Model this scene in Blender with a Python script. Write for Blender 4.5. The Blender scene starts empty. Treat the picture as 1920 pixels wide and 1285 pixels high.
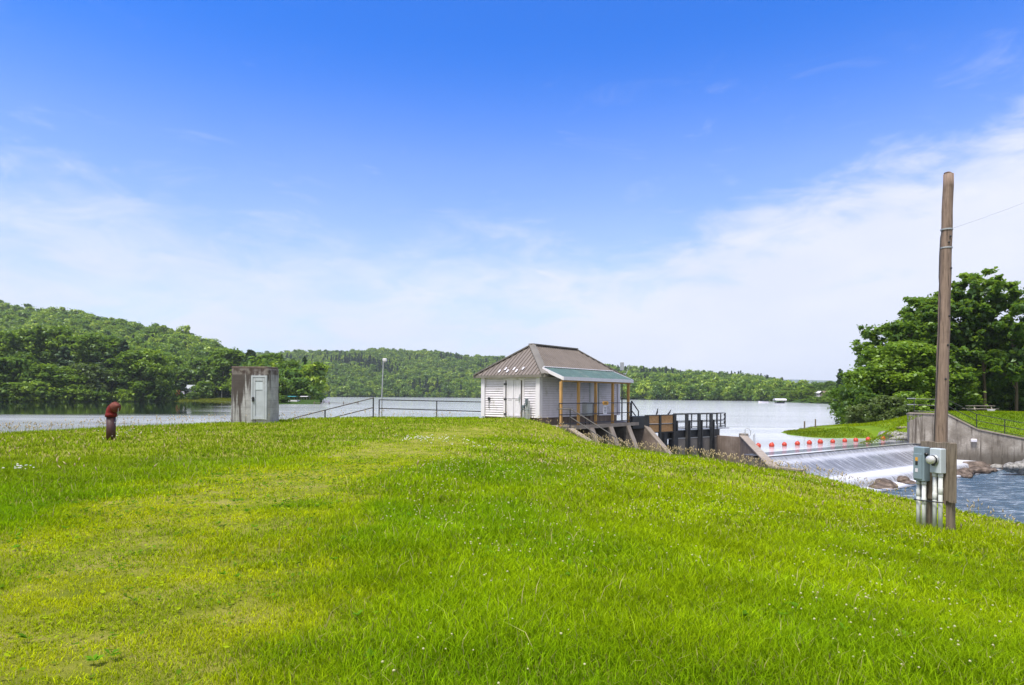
import bpy, math, random
import numpy as np
from mathutils import Vector, Matrix
random.seed(7)
R = math.radians
SC = bpy.context.scene
COL = SC.collection

# ------------------------------------------------------------------ camera
CAM_H, F, HY, ROLL = 1.6, 1200.0, 742.0, 0.006
cam_d = bpy.data.cameras.new("camera")
cam = bpy.data.objects.new("camera", cam_d)
COL.objects.link(cam)
cam_d.sensor_width = 36.0
cam_d.lens = F / 1920 * 36
cam_d.shift_y = (HY - 642.5) / 1920
cam_d.clip_start = 0.1
cam_d.clip_end = 20000
cam.matrix_world = Matrix.Translation((0, 0, CAM_H)) @ Matrix.Rotation(R(90), 4, 'X') @ Matrix.Rotation(ROLL, 4, 'Z')
SC.camera = cam

# ------------------------------------------------------------------ sky, sun, exposure
SUN_EL, SUN_AZ = R(66), R(-140)          # azimuth measured from +Y (view direction), negative = left
world = bpy.data.worlds.new("World")
SC.world = world
world.use_nodes = True


def build_world():
    nt = world.node_tree
    nt.nodes.clear()
    N, L = nt.nodes.new, nt.links.new
    out = N('ShaderNodeOutputWorld')
    bg = N('ShaderNodeBackground')
    bg.inputs['Strength'].default_value = 0.10
    sky = N('ShaderNodeTexSky')
    sky.sky_type = 'NISHITA'
    sky.sun_disc = False
    sky.sun_elevation = SUN_EL
    sky.sun_rotation = SUN_AZ
    sky.air_density = 1.0
    sky.dust_density = 0.3
    sky.ozone_density = 3.0
    hs = N('ShaderNodeHueSaturation')
    hs.inputs['Saturation'].default_value = 1.35
    hs.inputs['Value'].default_value = 1.0
    L(sky.outputs[0], hs.inputs['Color'])
    tint = N('ShaderNodeMix'); tint.data_type = 'RGBA'; tint.blend_type = 'MULTIPLY'
    tint.inputs['Factor'].default_value = 1.0
    tint.inputs['B'].default_value = SKY_TINT
    L(hs.outputs[0], tint.inputs['A'])
    tc = N('ShaderNodeTexCoord')
    sep = N('ShaderNodeSeparateXYZ')
    L(tc.outputs['Generated'], sep.inputs[0])

    def M(op, a, b=None, c=None, clamp=False):
        n = N('ShaderNodeMath'); n.operation = op; n.use_clamp = clamp
        for i, v in enumerate((a, b, c)):
            if v is None: continue
            if isinstance(v, (int, float)): n.inputs[i].default_value = v
            else: L(v, n.inputs[i])
        return n.outputs[0]
    el = M('ARCSINE', sep.outputs['Z'])
    az = M('ARCTAN2', sep.outputs['X'], sep.outputs['Y'])
    # cloud-bank top (elevation) as a curve over the compass direction
    fc = N('ShaderNodeFloatCurve')
    L(M('MULTIPLY_ADD', az, 1 / (2 * math.pi), 0.5), fc.inputs['Value'])
    cm = fc.mapping.curves[0]
    pts = [(-180, 1.6), (-105, 1.6), (-75, .60), (-52, .21), (-38.7, .178), (-29, .168), (-18, .158), (-8, .145), (0, .152), (8, .182), (16, .225), (24, .245), (31, .275), (39, .31), (52, .40), (75, .60), (105, 1.6), (180, 1.6)]  # unseen cloud behind the camera reaches the zenith, added to fill front faces
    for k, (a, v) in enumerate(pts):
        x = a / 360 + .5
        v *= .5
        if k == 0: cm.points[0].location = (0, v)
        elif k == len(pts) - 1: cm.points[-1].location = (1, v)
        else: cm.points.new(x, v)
    fc.mapping.update()
    # noise on the direction, stretched sideways
    mp = N('ShaderNodeMapping'); mp.inputs['Scale'].default_value = (1.0, 1.0, 2.6)
    L(tc.outputs['Generated'], mp.inputs[0])

    def noise(scale, detail, rough, dist=0.0, off=0.0):
        n = N('ShaderNodeTexNoise')
        n.inputs['Scale'].default_value = scale; n.inputs['Detail'].default_value = detail
        n.inputs['Roughness'].default_value = rough; n.inputs['Distortion'].default_value = dist
        m2 = N('ShaderNodeMapping'); m2.inputs['Location'].default_value = (off, off * .7, off * .3)
        L(mp.outputs[0], m2.inputs[0]); L(m2.outputs[0], n.inputs['Vector'])
        return n.outputs['Fac']
    n1 = noise(3.2, 7, .55, .4, 3.1)
    n2 = noise(9.0, 6, .6, .6, 7.7)
    wob = M('ADD', M('MULTIPLY', M('SUBTRACT', n1, .5), .34), M('MULTIPLY', M('SUBTRACT', n2, .5), .30))
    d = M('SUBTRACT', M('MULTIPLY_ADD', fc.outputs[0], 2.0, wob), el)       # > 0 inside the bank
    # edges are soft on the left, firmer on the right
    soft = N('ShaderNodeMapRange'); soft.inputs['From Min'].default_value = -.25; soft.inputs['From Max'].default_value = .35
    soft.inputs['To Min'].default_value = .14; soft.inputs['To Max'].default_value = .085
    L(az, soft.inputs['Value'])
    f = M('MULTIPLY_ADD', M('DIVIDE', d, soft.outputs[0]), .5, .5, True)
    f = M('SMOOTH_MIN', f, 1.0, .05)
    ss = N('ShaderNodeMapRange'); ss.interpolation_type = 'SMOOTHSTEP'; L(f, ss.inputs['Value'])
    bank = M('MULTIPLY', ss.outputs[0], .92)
    # thin veil and wisps higher up
    n3 = noise(5.0, 8, .62, 1.2, 14.3)
    wv = N('ShaderNodeMapRange'); wv.interpolation_type = 'SMOOTHSTEP'
    wv.inputs['From Min'].default_value = .56; wv.inputs['From Max'].default_value = .80
    wv.inputs['To Max'].default_value = .38
    L(n3, wv.inputs['Value'])
    low = N('ShaderNodeMapRange'); low.inputs['From Min'].default_value = .50; low.inputs['From Max'].default_value = .30
    L(el, low.inputs['Value'])
    wisps = M('MULTIPLY', wv.outputs[0], low.outputs[0])
    fall = N('ShaderNodeMapRange'); fall.interpolation_type = 'SMOOTHSTEP'
    fall.inputs['From Min'].default_value = .52; fall.inputs['From Max'].default_value = .05
    fall.inputs['To Max'].default_value = .60
    L(el, fall.inputs['Value'])
    inv = M('MULTIPLY', M('SUBTRACT', 1.0, bank), M('SUBTRACT', 1.0, wisps))
    inv = M('MULTIPLY', inv, M('SUBTRACT', 1.0, fall.outputs[0]))
    fac = M('SUBTRACT', 1.0, inv, None, True)
    # cloud colour: slight lavender, brighter billows
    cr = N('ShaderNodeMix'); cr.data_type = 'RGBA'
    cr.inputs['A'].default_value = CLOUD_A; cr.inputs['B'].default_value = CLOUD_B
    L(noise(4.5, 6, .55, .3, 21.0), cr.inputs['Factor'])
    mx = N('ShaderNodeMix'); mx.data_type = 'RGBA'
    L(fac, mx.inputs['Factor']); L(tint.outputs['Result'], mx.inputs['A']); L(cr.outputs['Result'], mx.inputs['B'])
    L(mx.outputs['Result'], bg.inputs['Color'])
    L(bg.outputs[0], out.inputs['Surface'])


SKY_TINT = (0.54, 1.08, 1.75, 1)
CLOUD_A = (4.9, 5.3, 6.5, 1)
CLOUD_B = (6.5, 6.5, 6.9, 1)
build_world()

sun_d = bpy.data.lights.new("sun", 'SUN')
sun_d.energy = 4.4
sun_d.angle = R(18)
sun_d.color = (1.0, 0.95, 0.86)
sun = bpy.data.objects.new("sun", sun_d)
COL.objects.link(sun)
sdir = Vector((math.sin(SUN_AZ) * math.cos(SUN_EL), math.cos(SUN_AZ) * math.cos(SUN_EL), math.sin(SUN_EL)))
sun.rotation_euler = sdir.to_track_quat('Z', 'Y').to_euler()
sun.location = sdir * 200

SC.view_settings.view_transform = 'Standard'
SC.view_settings.look = 'None'
SC.view_settings.exposure = 0.62
SC.view_settings.gamma = 1.0
SC.render.engine = 'CYCLES'
SC.cycles.max_bounces = 6
SC.cycles.diffuse_bounces = 3
SC.cycles.glossy_bounces = 3
SC.cycles.transmission_bounces = 3
SC.cycles.transparent_max_bounces = 4
SC.cycles.volume_bounces = 0
SC.cycles.caustics_reflective = False
SC.cycles.caustics_refractive = False

LAKE, POOL = -1.7, -3.24


def W(px, py, Y):
    """photo pixel + distance -> world point"""
    dx, dy = px - 960, py - HY
    c, s = math.cos(ROLL), math.sin(ROLL)
    x, y = dx * c + dy * s, -dx * s + dy * c
    return Vector((x * Y / F, Y, CAM_H - y * Y / F))


def zat(px, py, Y):
    return W(px, py, Y).z


# ------------------------------------------------------------------ mesh helpers
class MB:
    def __init__(s):
        s.v, s.f, s.m = [], [], []
        s.cur = 0

    def add(s, vs, fs):
        o = len(s.v)
        s.v += [tuple(v) for v in vs]
        s.f += [tuple(i + o for i in f) for f in fs]
        s.m += [s.cur] * len(fs)
        return s

    def hexa(s, p):   # 8 points: bottom 4 ccw, top 4 ccw
        return s.add(p, [(3, 2, 1, 0), (4, 5, 6, 7), (0, 1, 5, 4), (1, 2, 6, 5), (2, 3, 7, 6), (3, 0, 4, 7)])

    def box(s, c, size, x=(1, 0, 0), y=(0, 1, 0), z=(0, 0, 1)):
        c = Vector(c)
        X, Y, Z = Vector(x) * size[0] / 2, Vector(y) * size[1] / 2, Vector(z) * size[2] / 2
        p = [c - X - Y - Z, c + X - Y - Z, c + X + Y - Z, c - X + Y - Z, c - X - Y + Z, c + X - Y + Z, c + X + Y + Z, c - X + Y + Z]
        return s.hexa(p)

    def bbox(s, c, size, bev=.01, x=(1, 0, 0), y=(0, 1, 0), z=(0, 0, 1)):
        """box with chamfered vertical and horizontal edges"""
        c = Vector(c); x, y, z = Vector(x), Vector(y), Vector(z)
        a, b, h = size[0] / 2, size[1] / 2, size[2] / 2
        bev = min(bev, a * .45, b * .45, h * .45)
        rings = []
        for (zz, k) in ((-h, bev), (-h + bev, 0), (h - bev, 0), (h, bev)):
            A, B = a - k, b - k
            e = bev
            rings.append([(A - e, -B), (A, -B + e), (A, B - e), (A - e, B), (-A + e, B), (-A, B - e), (-A, -B + e), (-A + e, -B)])
            rings[-1] = [c + x * q[0] + y * q[1] + z * zz for q in rings[-1]]
        vs = sum(rings, [])
        fs = []
        for r in range(3):
            for i in range(8):
                j = (i + 1) % 8
                fs.append((r * 8 + i, r * 8 + j, r * 8 + 8 + j, r * 8 + 8 + i))
        fs.append(tuple(range(7, -1, -1))); fs.append(tuple(range(24, 32)))
        return s.add(vs, fs)

    def tube(s, path, r, n=8, cap=True):
        path = [Vector(p) for p in path]
        rr = r if isinstance(r, (list, tuple)) else [r] * len(path)
        vs, fs = [], []
        up = Vector((0, 0, 1))
        prev = None
        for i, p in enumerate(path):
            t = (path[min(i + 1, len(path) - 1)] - path[max(i - 1, 0)]).normalized()
            if prev is None:
                a = t.cross(up)
                if a.length < .1: a = t.cross(Vector((1, 0, 0)))
                a.normalize()
            else:
                a = (prev - t * prev.dot(t)).normalized()
            prev = a
            b = t.cross(a)
            for k in range(n):
                g = 2 * math.pi * k / n
                vs.append(p + (a * math.cos(g) + b * math.sin(g)) * rr[i])
        for i in range(len(path) - 1):
            for k in range(n):
                q = (k + 1) % n
                fs.append((i * n + k, i * n + q, (i + 1) * n + q, (i + 1) * n + k))
        if cap:
            fs.append(tuple(range(n - 1, -1, -1)))
            fs.append(tuple((len(path) - 1) * n + k for k in range(n)))
        return s.add(vs, fs)

    def lathe(s, c, prof, n=16, axis=(0, 0, 1), xa=None):
        c = Vector(c); ax = Vector(axis).normalized()
        a = Vector(xa) if xa else (ax.cross(Vector((0, 0, 1))) if abs(ax.z) < .9 else Vector((1, 0, 0)))
        a.normalize(); b = ax.cross(a)
        vs, fs = [], []
        for (r, h) in prof:
            for k in range(n):
                g = 2 * math.pi * k / n
                vs.append(c + ax * h + (a * math.cos(g) + b * math.sin(g)) * r)
        for i in range(len(prof) - 1):
            for k in range(n):
                q = (k + 1) % n
                fs.append((i * n + k, i * n + q, (i + 1) * n + q, (i + 1) * n + k))
        fs.append(tuple(range(n - 1, -1, -1)))
        fs.append(tuple((len(prof) - 1) * n + k for k in range(n)))
        return s.add(vs, fs)

    def prism(s, poly, ext):
        """closed polygon of 3-D points pushed along ext"""
        n = len(poly); e = Vector(ext)
        vs = [Vector(p) for p in poly] + [Vector(p) + e for p in poly]
        fs = [tuple(range(n - 1, -1, -1)), tuple(range(n, 2 * n))]
        for i in range(n):
            j = (i + 1) % n
            fs.append((i, j, n + j, n + i))
        return s.add(vs, fs)


def root_loc(o):
    p = Vector((0, 0, 0))
    while o is not None:
        p += o.location
        o = o.parent
    return p


def obj(name, mb, mats, parent=None, smooth=False, label=None):
    me = bpy.data.meshes.new(name)
    off = root_loc(parent)
    me.from_pydata([Vector(v) - off for v in mb.v], [], mb.f)
    mats = mats if isinstance(mats, (list, tuple)) else [mats]
    for m in mats: me.materials.append(m)
    if len(mats) > 1: me.polygons.foreach_set('material_index', mb.m)
    if smooth: me.polygons.foreach_set('use_smooth', [True] * len(me.polygons))
    me.update()
    import bmesh
    bm = bmesh.new(); bm.from_mesh(me)
    bmesh.ops.recalc_face_normals(bm, faces=bm.faces)
    bm.to_mesh(me); bm.free()
    o = bpy.data.objects.new(name, me)
    COL.objects.link(o)
    o.parent = parent
    if label: o['label'] = label
    return o


def tag(o, label=None, cat=None, group=None, kind=None):
    if label: o['label'] = label
    if cat: o['category'] = cat
    if group: o['group'] = group
    if kind: o['kind'] = kind
    return o


def thing(name, loc, label, cat, group=None):
    o = bpy.data.objects.new(name, None)
    o.empty_display_size = .2
    COL.objects.link(o)
    o.location = loc
    return tag(o, label, cat, group)


def copy_tree(o, parent=None):
    c = o.copy()
    COL.objects.link(c)
    c.parent = parent
    for ch in list(o.children): copy_tree(ch, c)
    return c


def big_mesh(name, verts, faces_flat, nper, mat, smooth=False, cols=None, uvs=None):
    """numpy arrays -> mesh object; faces all have nper corners"""
    me = bpy.data.meshes.new(name)
    nv, nf = len(verts), len(faces_flat) // nper
    me.vertices.add(nv)
    me.vertices.foreach_set('co', np.asarray(verts, np.float32).ravel())
    me.loops.add(nf * nper)
    me.loops.foreach_set('vertex_index', np.asarray(faces_flat, np.int32).ravel())
    me.polygons.add(nf)
    me.polygons.foreach_set('loop_start', np.arange(0, nf * nper, nper, dtype=np.int32))
    if smooth: me.polygons.foreach_set('use_smooth', np.ones(nf, bool))
    me.update(calc_edges=True)
    if cols is not None:
        a = me.attributes.new('col', 'FLOAT_COLOR', 'POINT')
        c = np.ones((nv, 4), np.float32); c[:, :cols.shape[1]] = cols
        a.data.foreach_set('color', c.ravel())
    if uvs is not None:
        u = me.uv_layers.new(name='UVMap')
        u.data.foreach_set('uv', np.asarray(uvs, np.float32)[np.asarray(faces_flat)].ravel())
    me.materials.append(mat)
    o = bpy.data.objects.new(name, me)
    COL.objects.link(o)
    return o


def grid_mesh(name, P, mat, uv=None, cols=None, smooth=True):
    """P: (n,m,3) array"""
    n, m = P.shape[:2]
    i = np.arange(n * m).reshape(n, m)
    q = np.stack([i[:-1, :-1], i[1:, :-1], i[1:, 1:], i[:-1, 1:]], -1).reshape(-1)
    return big_mesh(name, P.reshape(-1, 3), q, 4, mat, smooth, None if cols is None else cols.reshape(n * m, -1), None if uv is None else uv.reshape(-1, 2))


def vnoise(x, y, scale, seed=0, octaves=3):
    x = np.asarray(x, float) / scale; y = np.asarray(y, float) / scale
    tab = np.random.default_rng(seed).random((256, 256))
    out = np.zeros_like(x); amp, tot = 1.0, 0.0
    for o in range(octaves):
        xi, yi = np.floor(x).astype(int), np.floor(y).astype(int)
        fx, fy = x - xi, y - yi
        fx, fy = fx * fx * (3 - 2 * fx), fy * fy * (3 - 2 * fy)
        g = lambda a, b: tab[(xi + a) % 256, (yi + b) % 256]
        out += amp * ((g(0, 0) * (1 - fx) + g(1, 0) * fx) * (1 - fy) + (g(0, 1) * (1 - fx) + g(1, 1) * fx) * fy)
        tot += amp; amp *= .5; x = x * 2.03 + 17.1; y = y * 2.03 + 9.7
    return out / tot


def tps(pts, reg=2.0):
    """thin-plate spline through (x,y,z)"""
    p = np.array(pts, float); xy = p[:, :2]; n = len(p)
    def U(r2): return np.where(r2 > 1e-12, r2 * np.log(r2 + 1e-12), 0)
    d2 = ((xy[:, None] - xy[None]) ** 2).sum(-1)
    A = np.zeros((n + 3, n + 3)); A[:n, :n] = U(d2) + np.eye(n) * reg
    A[:n, n] = 1; A[:n, n + 1:] = xy; A[n, :n] = 1; A[n + 1:, :n] = xy.T
    w = np.linalg.solve(A, np.r_[p[:, 2], 0, 0, 0])

    def ev(x, y):
        x = np.asarray(x, float); y = np.asarray(y, float); s = x.shape
        x, y = x.ravel(), y.ravel(); out = np.empty(len(x))
        for a in range(0, len(x), 20000):
            X, Y = x[a:a + 20000], y[a:a + 20000]
            r2 = (X[:, None] - xy[:, 0]) ** 2 + (Y[:, None] - xy[:, 1]) ** 2
            out[a:a + 20000] = U(r2) @ w[:n] + w[n] + w[n + 1] * X + w[n + 2] * Y
        return out.reshape(s)
    return ev


# ------------------------------------------------------------------ materials
class NT:
    def __init__(s, name):
        s.m = bpy.data.materials.new(name)
        s.m.use_nodes = True
        s.t = s.m.node_tree
        s.t.nodes.clear()
        s.out = s.n('ShaderNodeOutputMaterial')

    def n(s, typ, **kw):
        x = s.t.nodes.new(typ)
        for k, v in kw.items():
            if k.startswith('i_'):
                key = k[2:].replace('_', ' ')
                s.set(x.inputs[key], v)
            else: setattr(x, k, v)
        return x

    def set(s, sock, v):
        if isinstance(v, bpy.types.NodeSocket): s.t.links.new(v, sock)
        elif isinstance(v, (tuple, list)) and len(v) == 3 and sock.type == 'RGBA': sock.default_value = (*v, 1)
        else: sock.default_value = v

    def L(s, a, b): s.t.links.new(a, b)

    def math(s, op, a, b=None, clamp=False):
        x = s.n('ShaderNodeMath', operation=op, use_clamp=clamp)
        s.set(x.inputs[0], a)
        if b is not None: s.set(x.inputs[1], b)
        return x.outputs[0]

    def coord(s, kind='Object', scale=(1, 1, 1), rot=(0, 0, 0)):
        tc = s.n('ShaderNodeTexCoord')
        mp = s.n('ShaderNodeMapping')
        mp.inputs['Scale'].default_value = scale
        mp.inputs['Rotation'].default_value = rot
        s.L(tc.outputs[kind], mp.inputs[0])
        return mp.outputs[0]

    def noise(s, vec, scale, detail=4, rough=.55, dist=0.0):
        x = s.n('ShaderNodeTexNoise')
        s.set(x.inputs['Vector'], vec)
        x.inputs['Scale'].default_value = scale; x.inputs['Detail'].default_value = detail
        x.inputs['Roughness'].default_value = rough; x.inputs['Distortion'].default_value = dist
        return x.outputs['Fac']

    def ramp(s, fac, stops):
        x = s.n('ShaderNodeValToRGB')
        e = x.color_ramp.elements
        while len(e) < len(stops): e.new(.5)
        for k, (p, c) in enumerate(stops):
            e[k].position = p
            e[k].color = (*c, 1) if isinstance(c, (tuple, list)) else (c, c, c, 1)
        s.L(fac, x.inputs[0])
        return x.outputs[0]

    def step(s, v, a, b, to0=0.0, to1=1.0):
        x = s.n('ShaderNodeMapRange', interpolation_type='SMOOTHSTEP')
        s.set(x.inputs['Value'], v)
        for k, q in zip(('From Min', 'From Max', 'To Min', 'To Max'), (a, b, to0, to1)): s.set(x.inputs[k], q)
        return x.outputs[0]

    def mix(s, f, a, b, blend='MIX'):
        x = s.n('ShaderNodeMix', data_type='RGBA', blend_type=blend)
        s.set(x.inputs['Factor'], f); s.set(x.inputs['A'], a); s.set(x.inputs['B'], b)
        return x.outputs['Result']

    def bump(s, h, strength, dist=.02, normal=None):
        x = s.n('ShaderNodeBump')
        x.inputs['Strength'].default_value = strength; x.inputs['Distance'].default_value = dist
        s.L(h, x.inputs['Height'])
        if normal: s.L(normal, x.inputs['Normal'])
        return x.outputs[0]

    def bsdf(s, col, rough=.6, metal=0.0, normal=None, spec=.5, **kw):
        b = s.n('ShaderNodeBsdfPrincipled')
        s.set(b.inputs['Base Color'], col); s.set(b.inputs['Roughness'], rough); s.set(b.inputs['Metallic'], metal)
        b.inputs['Specular IOR Level'].default_value = spec
        if normal: s.L(normal, b.inputs['Normal'])
        for k, v in kw.items(): s.set(b.inputs[k.replace('_', ' ')], v)
        return b.outputs[0]

    def done(s, shader):
        s.L(shader, s.out.inputs['Surface'])
        return s.m


def mat_paint(name, c, var=.15, scale=6, rough=.5, metal=0.0, dirt=None, bump=.1, spec=.5):
    t = NT(name); co = t.coord()
    n = t.noise(co, scale, 5)
    c2 = tuple(x * (1 - var) for x in c); c1 = tuple(min(1, x * (1 + var)) for x in c)
    col = t.ramp(n, [(.3, c2), (.7, c1)])
    if dirt:
        d = t.noise(co, scale * .6, 8, .7)
        col = t.mix(t.step(d, .52, .7), col, dirt)
    return t.done(t.bsdf(col, rough, metal, t.bump(t.noise(co, scale * 6, 3), bump, .01), spec))


def mat_concrete(name, base=(.22, .195, .175), dark=(.055, .047, .042), stain=.5, streak=.5, scale=1.0, light=(.34, .315, .29), wet=None):
    t = NT(name); co = t.coord()
    n = t.noise(co, 1.1 * scale, 8, .62)
    fine = t.noise(co, 14 * scale, 6, .7)
    sv = t.coord(scale=(3.2 * scale, 3.2 * scale, .22 * scale))
    st = t.noise(sv, 1.6, 6, .6)
    col = t.ramp(n, [(.25, tuple(x * .7 for x in base)), (.5, base), (.75, light)])
    col = t.mix(t.step(fine, .35, .75, 0, .45), col, tuple(x * .55 for x in base))
    col = t.mix(t.step(st, .50, .66, 0, streak), col, dark)
    col = t.mix(t.step(t.noise(sv, 2.4, 5, .6, .4), .58, .72, 0, streak * .6), col, light)
    col = t.mix(t.step(t.noise(co, .7 * scale, 6, .65), .50, .68, 0, stain), col, dark)
    if wet is not None:
        sp = t.n('ShaderNodeSeparateXYZ'); t.L(co, sp.inputs[0])
        e = t.math('ADD', sp.outputs['Z'], t.math('MULTIPLY', t.math('SUBTRACT', st, .5), 1.6))
        col = t.mix(t.step(e, wet + .45, wet - .45, 0, .72), col, (.055, .048, .040))
    nb = t.bump(fine, .35, .02)
    return t.done(t.bsdf(col, .9, 0, nb, .2))


def mat_wood(name, base, dark, scale=1.0, axis='z', rough=.8, spots=.3):
    t = NT(name)
    sc = {'z': (9, 9, .6), 'x': (.6, 9, 9), 'y': (9, .6, 9)}[axis]
    co = t.coord(scale=tuple(q * scale for q in sc))
    n = t.noise(co, 3.0, 7, .65, .6)
    col = t.ramp(n, [(.28, dark), (.5, base), (.75, tuple(min(1, x * 1.35) for x in base))])
    k = t.noise(t.coord(), 2.2 * scale, 6, .6)
    col = t.mix(t.step(k, .52, .7, 0, spots), col, dark)
    return t.done(t.bsdf(col, rough, 0, t.bump(n, .5, .01), .2))


def mat_leaf(name, dark, mid, light, trans=.35, use_attr=True):
    t = NT(name)
    oi = t.n('ShaderNodeObjectInfo')
    at = t.n('ShaderNodeAttribute', attribute_name='col')
    sep = t.n('ShaderNodeSeparateColor'); t.L(at.outputs['Color'], sep.inputs[0])
    # r: clump tone, g: leaf tone
    v = t.math('ADD', t.math('MULTIPLY', sep.outputs[0], .48), t.math('MULTIPLY', sep.outputs[1], .22))
    v = t.math('ADD', v, t.math('MULTIPLY', oi.outputs['Random'], .62))
    v = t.math('SUBTRACT', v, .10)
    col = t.ramp(v, [(.12, dark), (.55, mid), (.98, light)])
    d = t.n('ShaderNodeBsdfDiffuse'); t.L(col, d.inputs[0])
    tr = t.n('ShaderNodeBsdfTranslucent')
    t.L(t.mix(.5, col, (.30, .45, .03), 'MIX'), tr.inputs[0])
    mx = t.n('ShaderNodeMixShader'); mx.inputs[0].default_value = trans
    t.L(d.outputs[0], mx.inputs[1]); t.L(tr.outputs[0], mx.inputs[2])
    g = t.n('ShaderNodeBsdfGlossy'); g.inputs['Roughness'].default_value = .45; g.inputs['Color'].default_value = (.6, .7, .6, 1)
    m2 = t.n('ShaderNodeMixShader'); m2.inputs[0].default_value = .04
    t.L(mx.outputs[0], m2.inputs[1]); t.L(g.outputs[0], m2.inputs[2])
    return t.done(m2.outputs[0])


def mat_blade(name, trans=.4):
    t = NT(name)
    at = t.n('ShaderNodeAttribute', attribute_name='col')
    d = t.n('ShaderNodeBsdfDiffuse'); t.L(at.outputs['Color'], d.inputs[0])
    tr = t.n('ShaderNodeBsdfTranslucent'); t.L(at.outputs['Color'], tr.inputs[0])
    mx = t.n('ShaderNodeMixShader'); mx.inputs[0].default_value = trans
    t.L(d.outputs[0], mx.inputs[1]); t.L(tr.outputs[0], mx.inputs[2])
    return t.done(mx.outputs[0])


def mat_water(name, kind):
    t = NT(name)
    tc = t.n('ShaderNodeTexCoord')
    pos = tc.outputs['Object']
    sep = t.n('ShaderNodeSeparateXYZ'); t.L(pos, sep.inputs[0])
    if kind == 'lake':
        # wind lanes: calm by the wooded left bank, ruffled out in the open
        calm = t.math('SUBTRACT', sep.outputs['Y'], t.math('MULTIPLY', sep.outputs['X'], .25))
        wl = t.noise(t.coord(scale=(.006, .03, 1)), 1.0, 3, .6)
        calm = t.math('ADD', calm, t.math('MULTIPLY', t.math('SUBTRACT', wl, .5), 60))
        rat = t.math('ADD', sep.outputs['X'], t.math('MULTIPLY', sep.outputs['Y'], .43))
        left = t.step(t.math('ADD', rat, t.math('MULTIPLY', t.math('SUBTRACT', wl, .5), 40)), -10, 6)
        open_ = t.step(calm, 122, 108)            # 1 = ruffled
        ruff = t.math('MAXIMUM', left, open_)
        w1 = t.noise(t.coord(scale=(.7, 1.6, 1)), 1.0, 4, .6, .3)
        w2 = t.noise(t.coord(scale=(2.6, 5.5, 1)), 1.0, 3, .6, .3)
        h = t.math('ADD', t.math('MULTIPLY', w1, .6), t.math('MULTIPLY', w2, .3))
        b = t.n('ShaderNodeBump'); b.inputs['Distance'].default_value = .10
        t.set(b.inputs['Strength'], t.math('ADD', t.math('MULTIPLY', ruff, .22), .03))
        t.L(h, b.inputs['Height'])
        rough = t.math('ADD', t.math('MULTIPLY', ruff, .10), .03)
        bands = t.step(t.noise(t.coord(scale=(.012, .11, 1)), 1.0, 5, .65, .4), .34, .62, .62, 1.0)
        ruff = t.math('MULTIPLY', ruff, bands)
        return t.done(t.bsdf(t.mix(ruff, (.010, .020, .012), (.56, .57, .62)), rough, 0, b.outputs[0], .5, IOR=1.5))  # ruffled water: bright sky reflection painted into the pale base colour
    w1 = t.noise(t.coord(scale=(1.1, 2.6, 1), rot=(0, 0, R(15))), 1.0, 5, .62, .5)
    w2 = t.noise(t.coord(scale=(3.5, 8.0, 1), rot=(0, 0, R(15))), 1.0, 4, .6, .5)
    h = t.math('ADD', w1, t.math('MULTIPLY', w2, .5))
    foam = t.step(t.noise(t.coord(scale=(.7, 2.6, 1), rot=(0, 0, R(15))), 1.2, 8, .74, .9), .49, .66, 0, .80)
    col = t.mix(foam, (.050, .110, .180), (.62, .70, .82))
    return t.done(t.bsdf(col, .12, 0, t.bump(h, 1.0, .45), .5, IOR=1.33))


def mat_falls(name):
    t = NT(name)
    uv = t.n('ShaderNodeUVMap')
    mp = t.n('ShaderNodeMapping'); mp.inputs['Scale'].default_value = (3.2, .25, 1); t.L(uv.outputs[0], mp.inputs[0])
    mp2 = t.n('ShaderNodeMapping'); mp2.inputs['Scale'].default_value = (9.0, 1.1, 1); t.L(uv.outputs[0], mp2.inputs[0])
    sep = t.n('ShaderNodeSeparateXYZ'); t.L(uv.outputs[0], sep.inputs[0])
    n1 = t.noise(mp.outputs[0], 2.0, 6, .7, .3)
    n2 = t.noise(mp2.outputs[0], 2.0, 6, .7, .2)
    s = t.math('ADD', t.math('MULTIPLY', n1, .55), t.math('MULTIPLY', n2, .45))
    v = sep.outputs['Y']
    # foam share along the fall: v = metres down the profile
    bias = t.n('ShaderNodeFloatCurve')
    cm = bias.mapping.curves[0]
    pts = [(0, .12), (.17, .22), (.26, .46), (.33, .58), (.40, .44), (.58, .48), (.66, .70), (.82, .60), (.86, .50), (.93, .76), (1, .66)]
    for k, (a, b) in enumerate(pts):
        if k == 0: cm.points[0].location = (a, b)
        elif k == len(pts) - 1: cm.points[-1].location = (a, b)
        else: cm.points.new(a, b)
    bias.mapping.update()
    t.L(t.math('DIVIDE', v, 6.6), bias.inputs['Value'])
    f = t.math('ADD', s, t.math('SUBTRACT', bias.outputs[0], .5))
    col = t.ramp(f, [(.30, (.075, .080, .090)), (.46, (.21, .215, .24)), (.62, (.42, .43, .48)), (.80, (.60, .61, .68))])
    return t.done(t.bsdf(col, t.ramp(f, [(.4, .12), (.7, .6)]), 0, t.bump(s, .6, .05), .5, IOR=1.33))


def mat_ground(name, cols, scale=.5, bump=.5):
    t = NT(name); co = t.coord()
    n = t.noise(co, scale, 8, .6)
    col = t.ramp(n, [(.3, cols[0]), (.5, cols[1]), (.7, cols[2])])
    f = t.noise(co, scale * 40, 4, .7)
    col = t.mix(t.step(f, .45, .7, 0, .5), col, cols[0])
    return t.done(t.bsdf(col, .95, 0, t.bump(f, bump, .05), .1))


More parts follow.
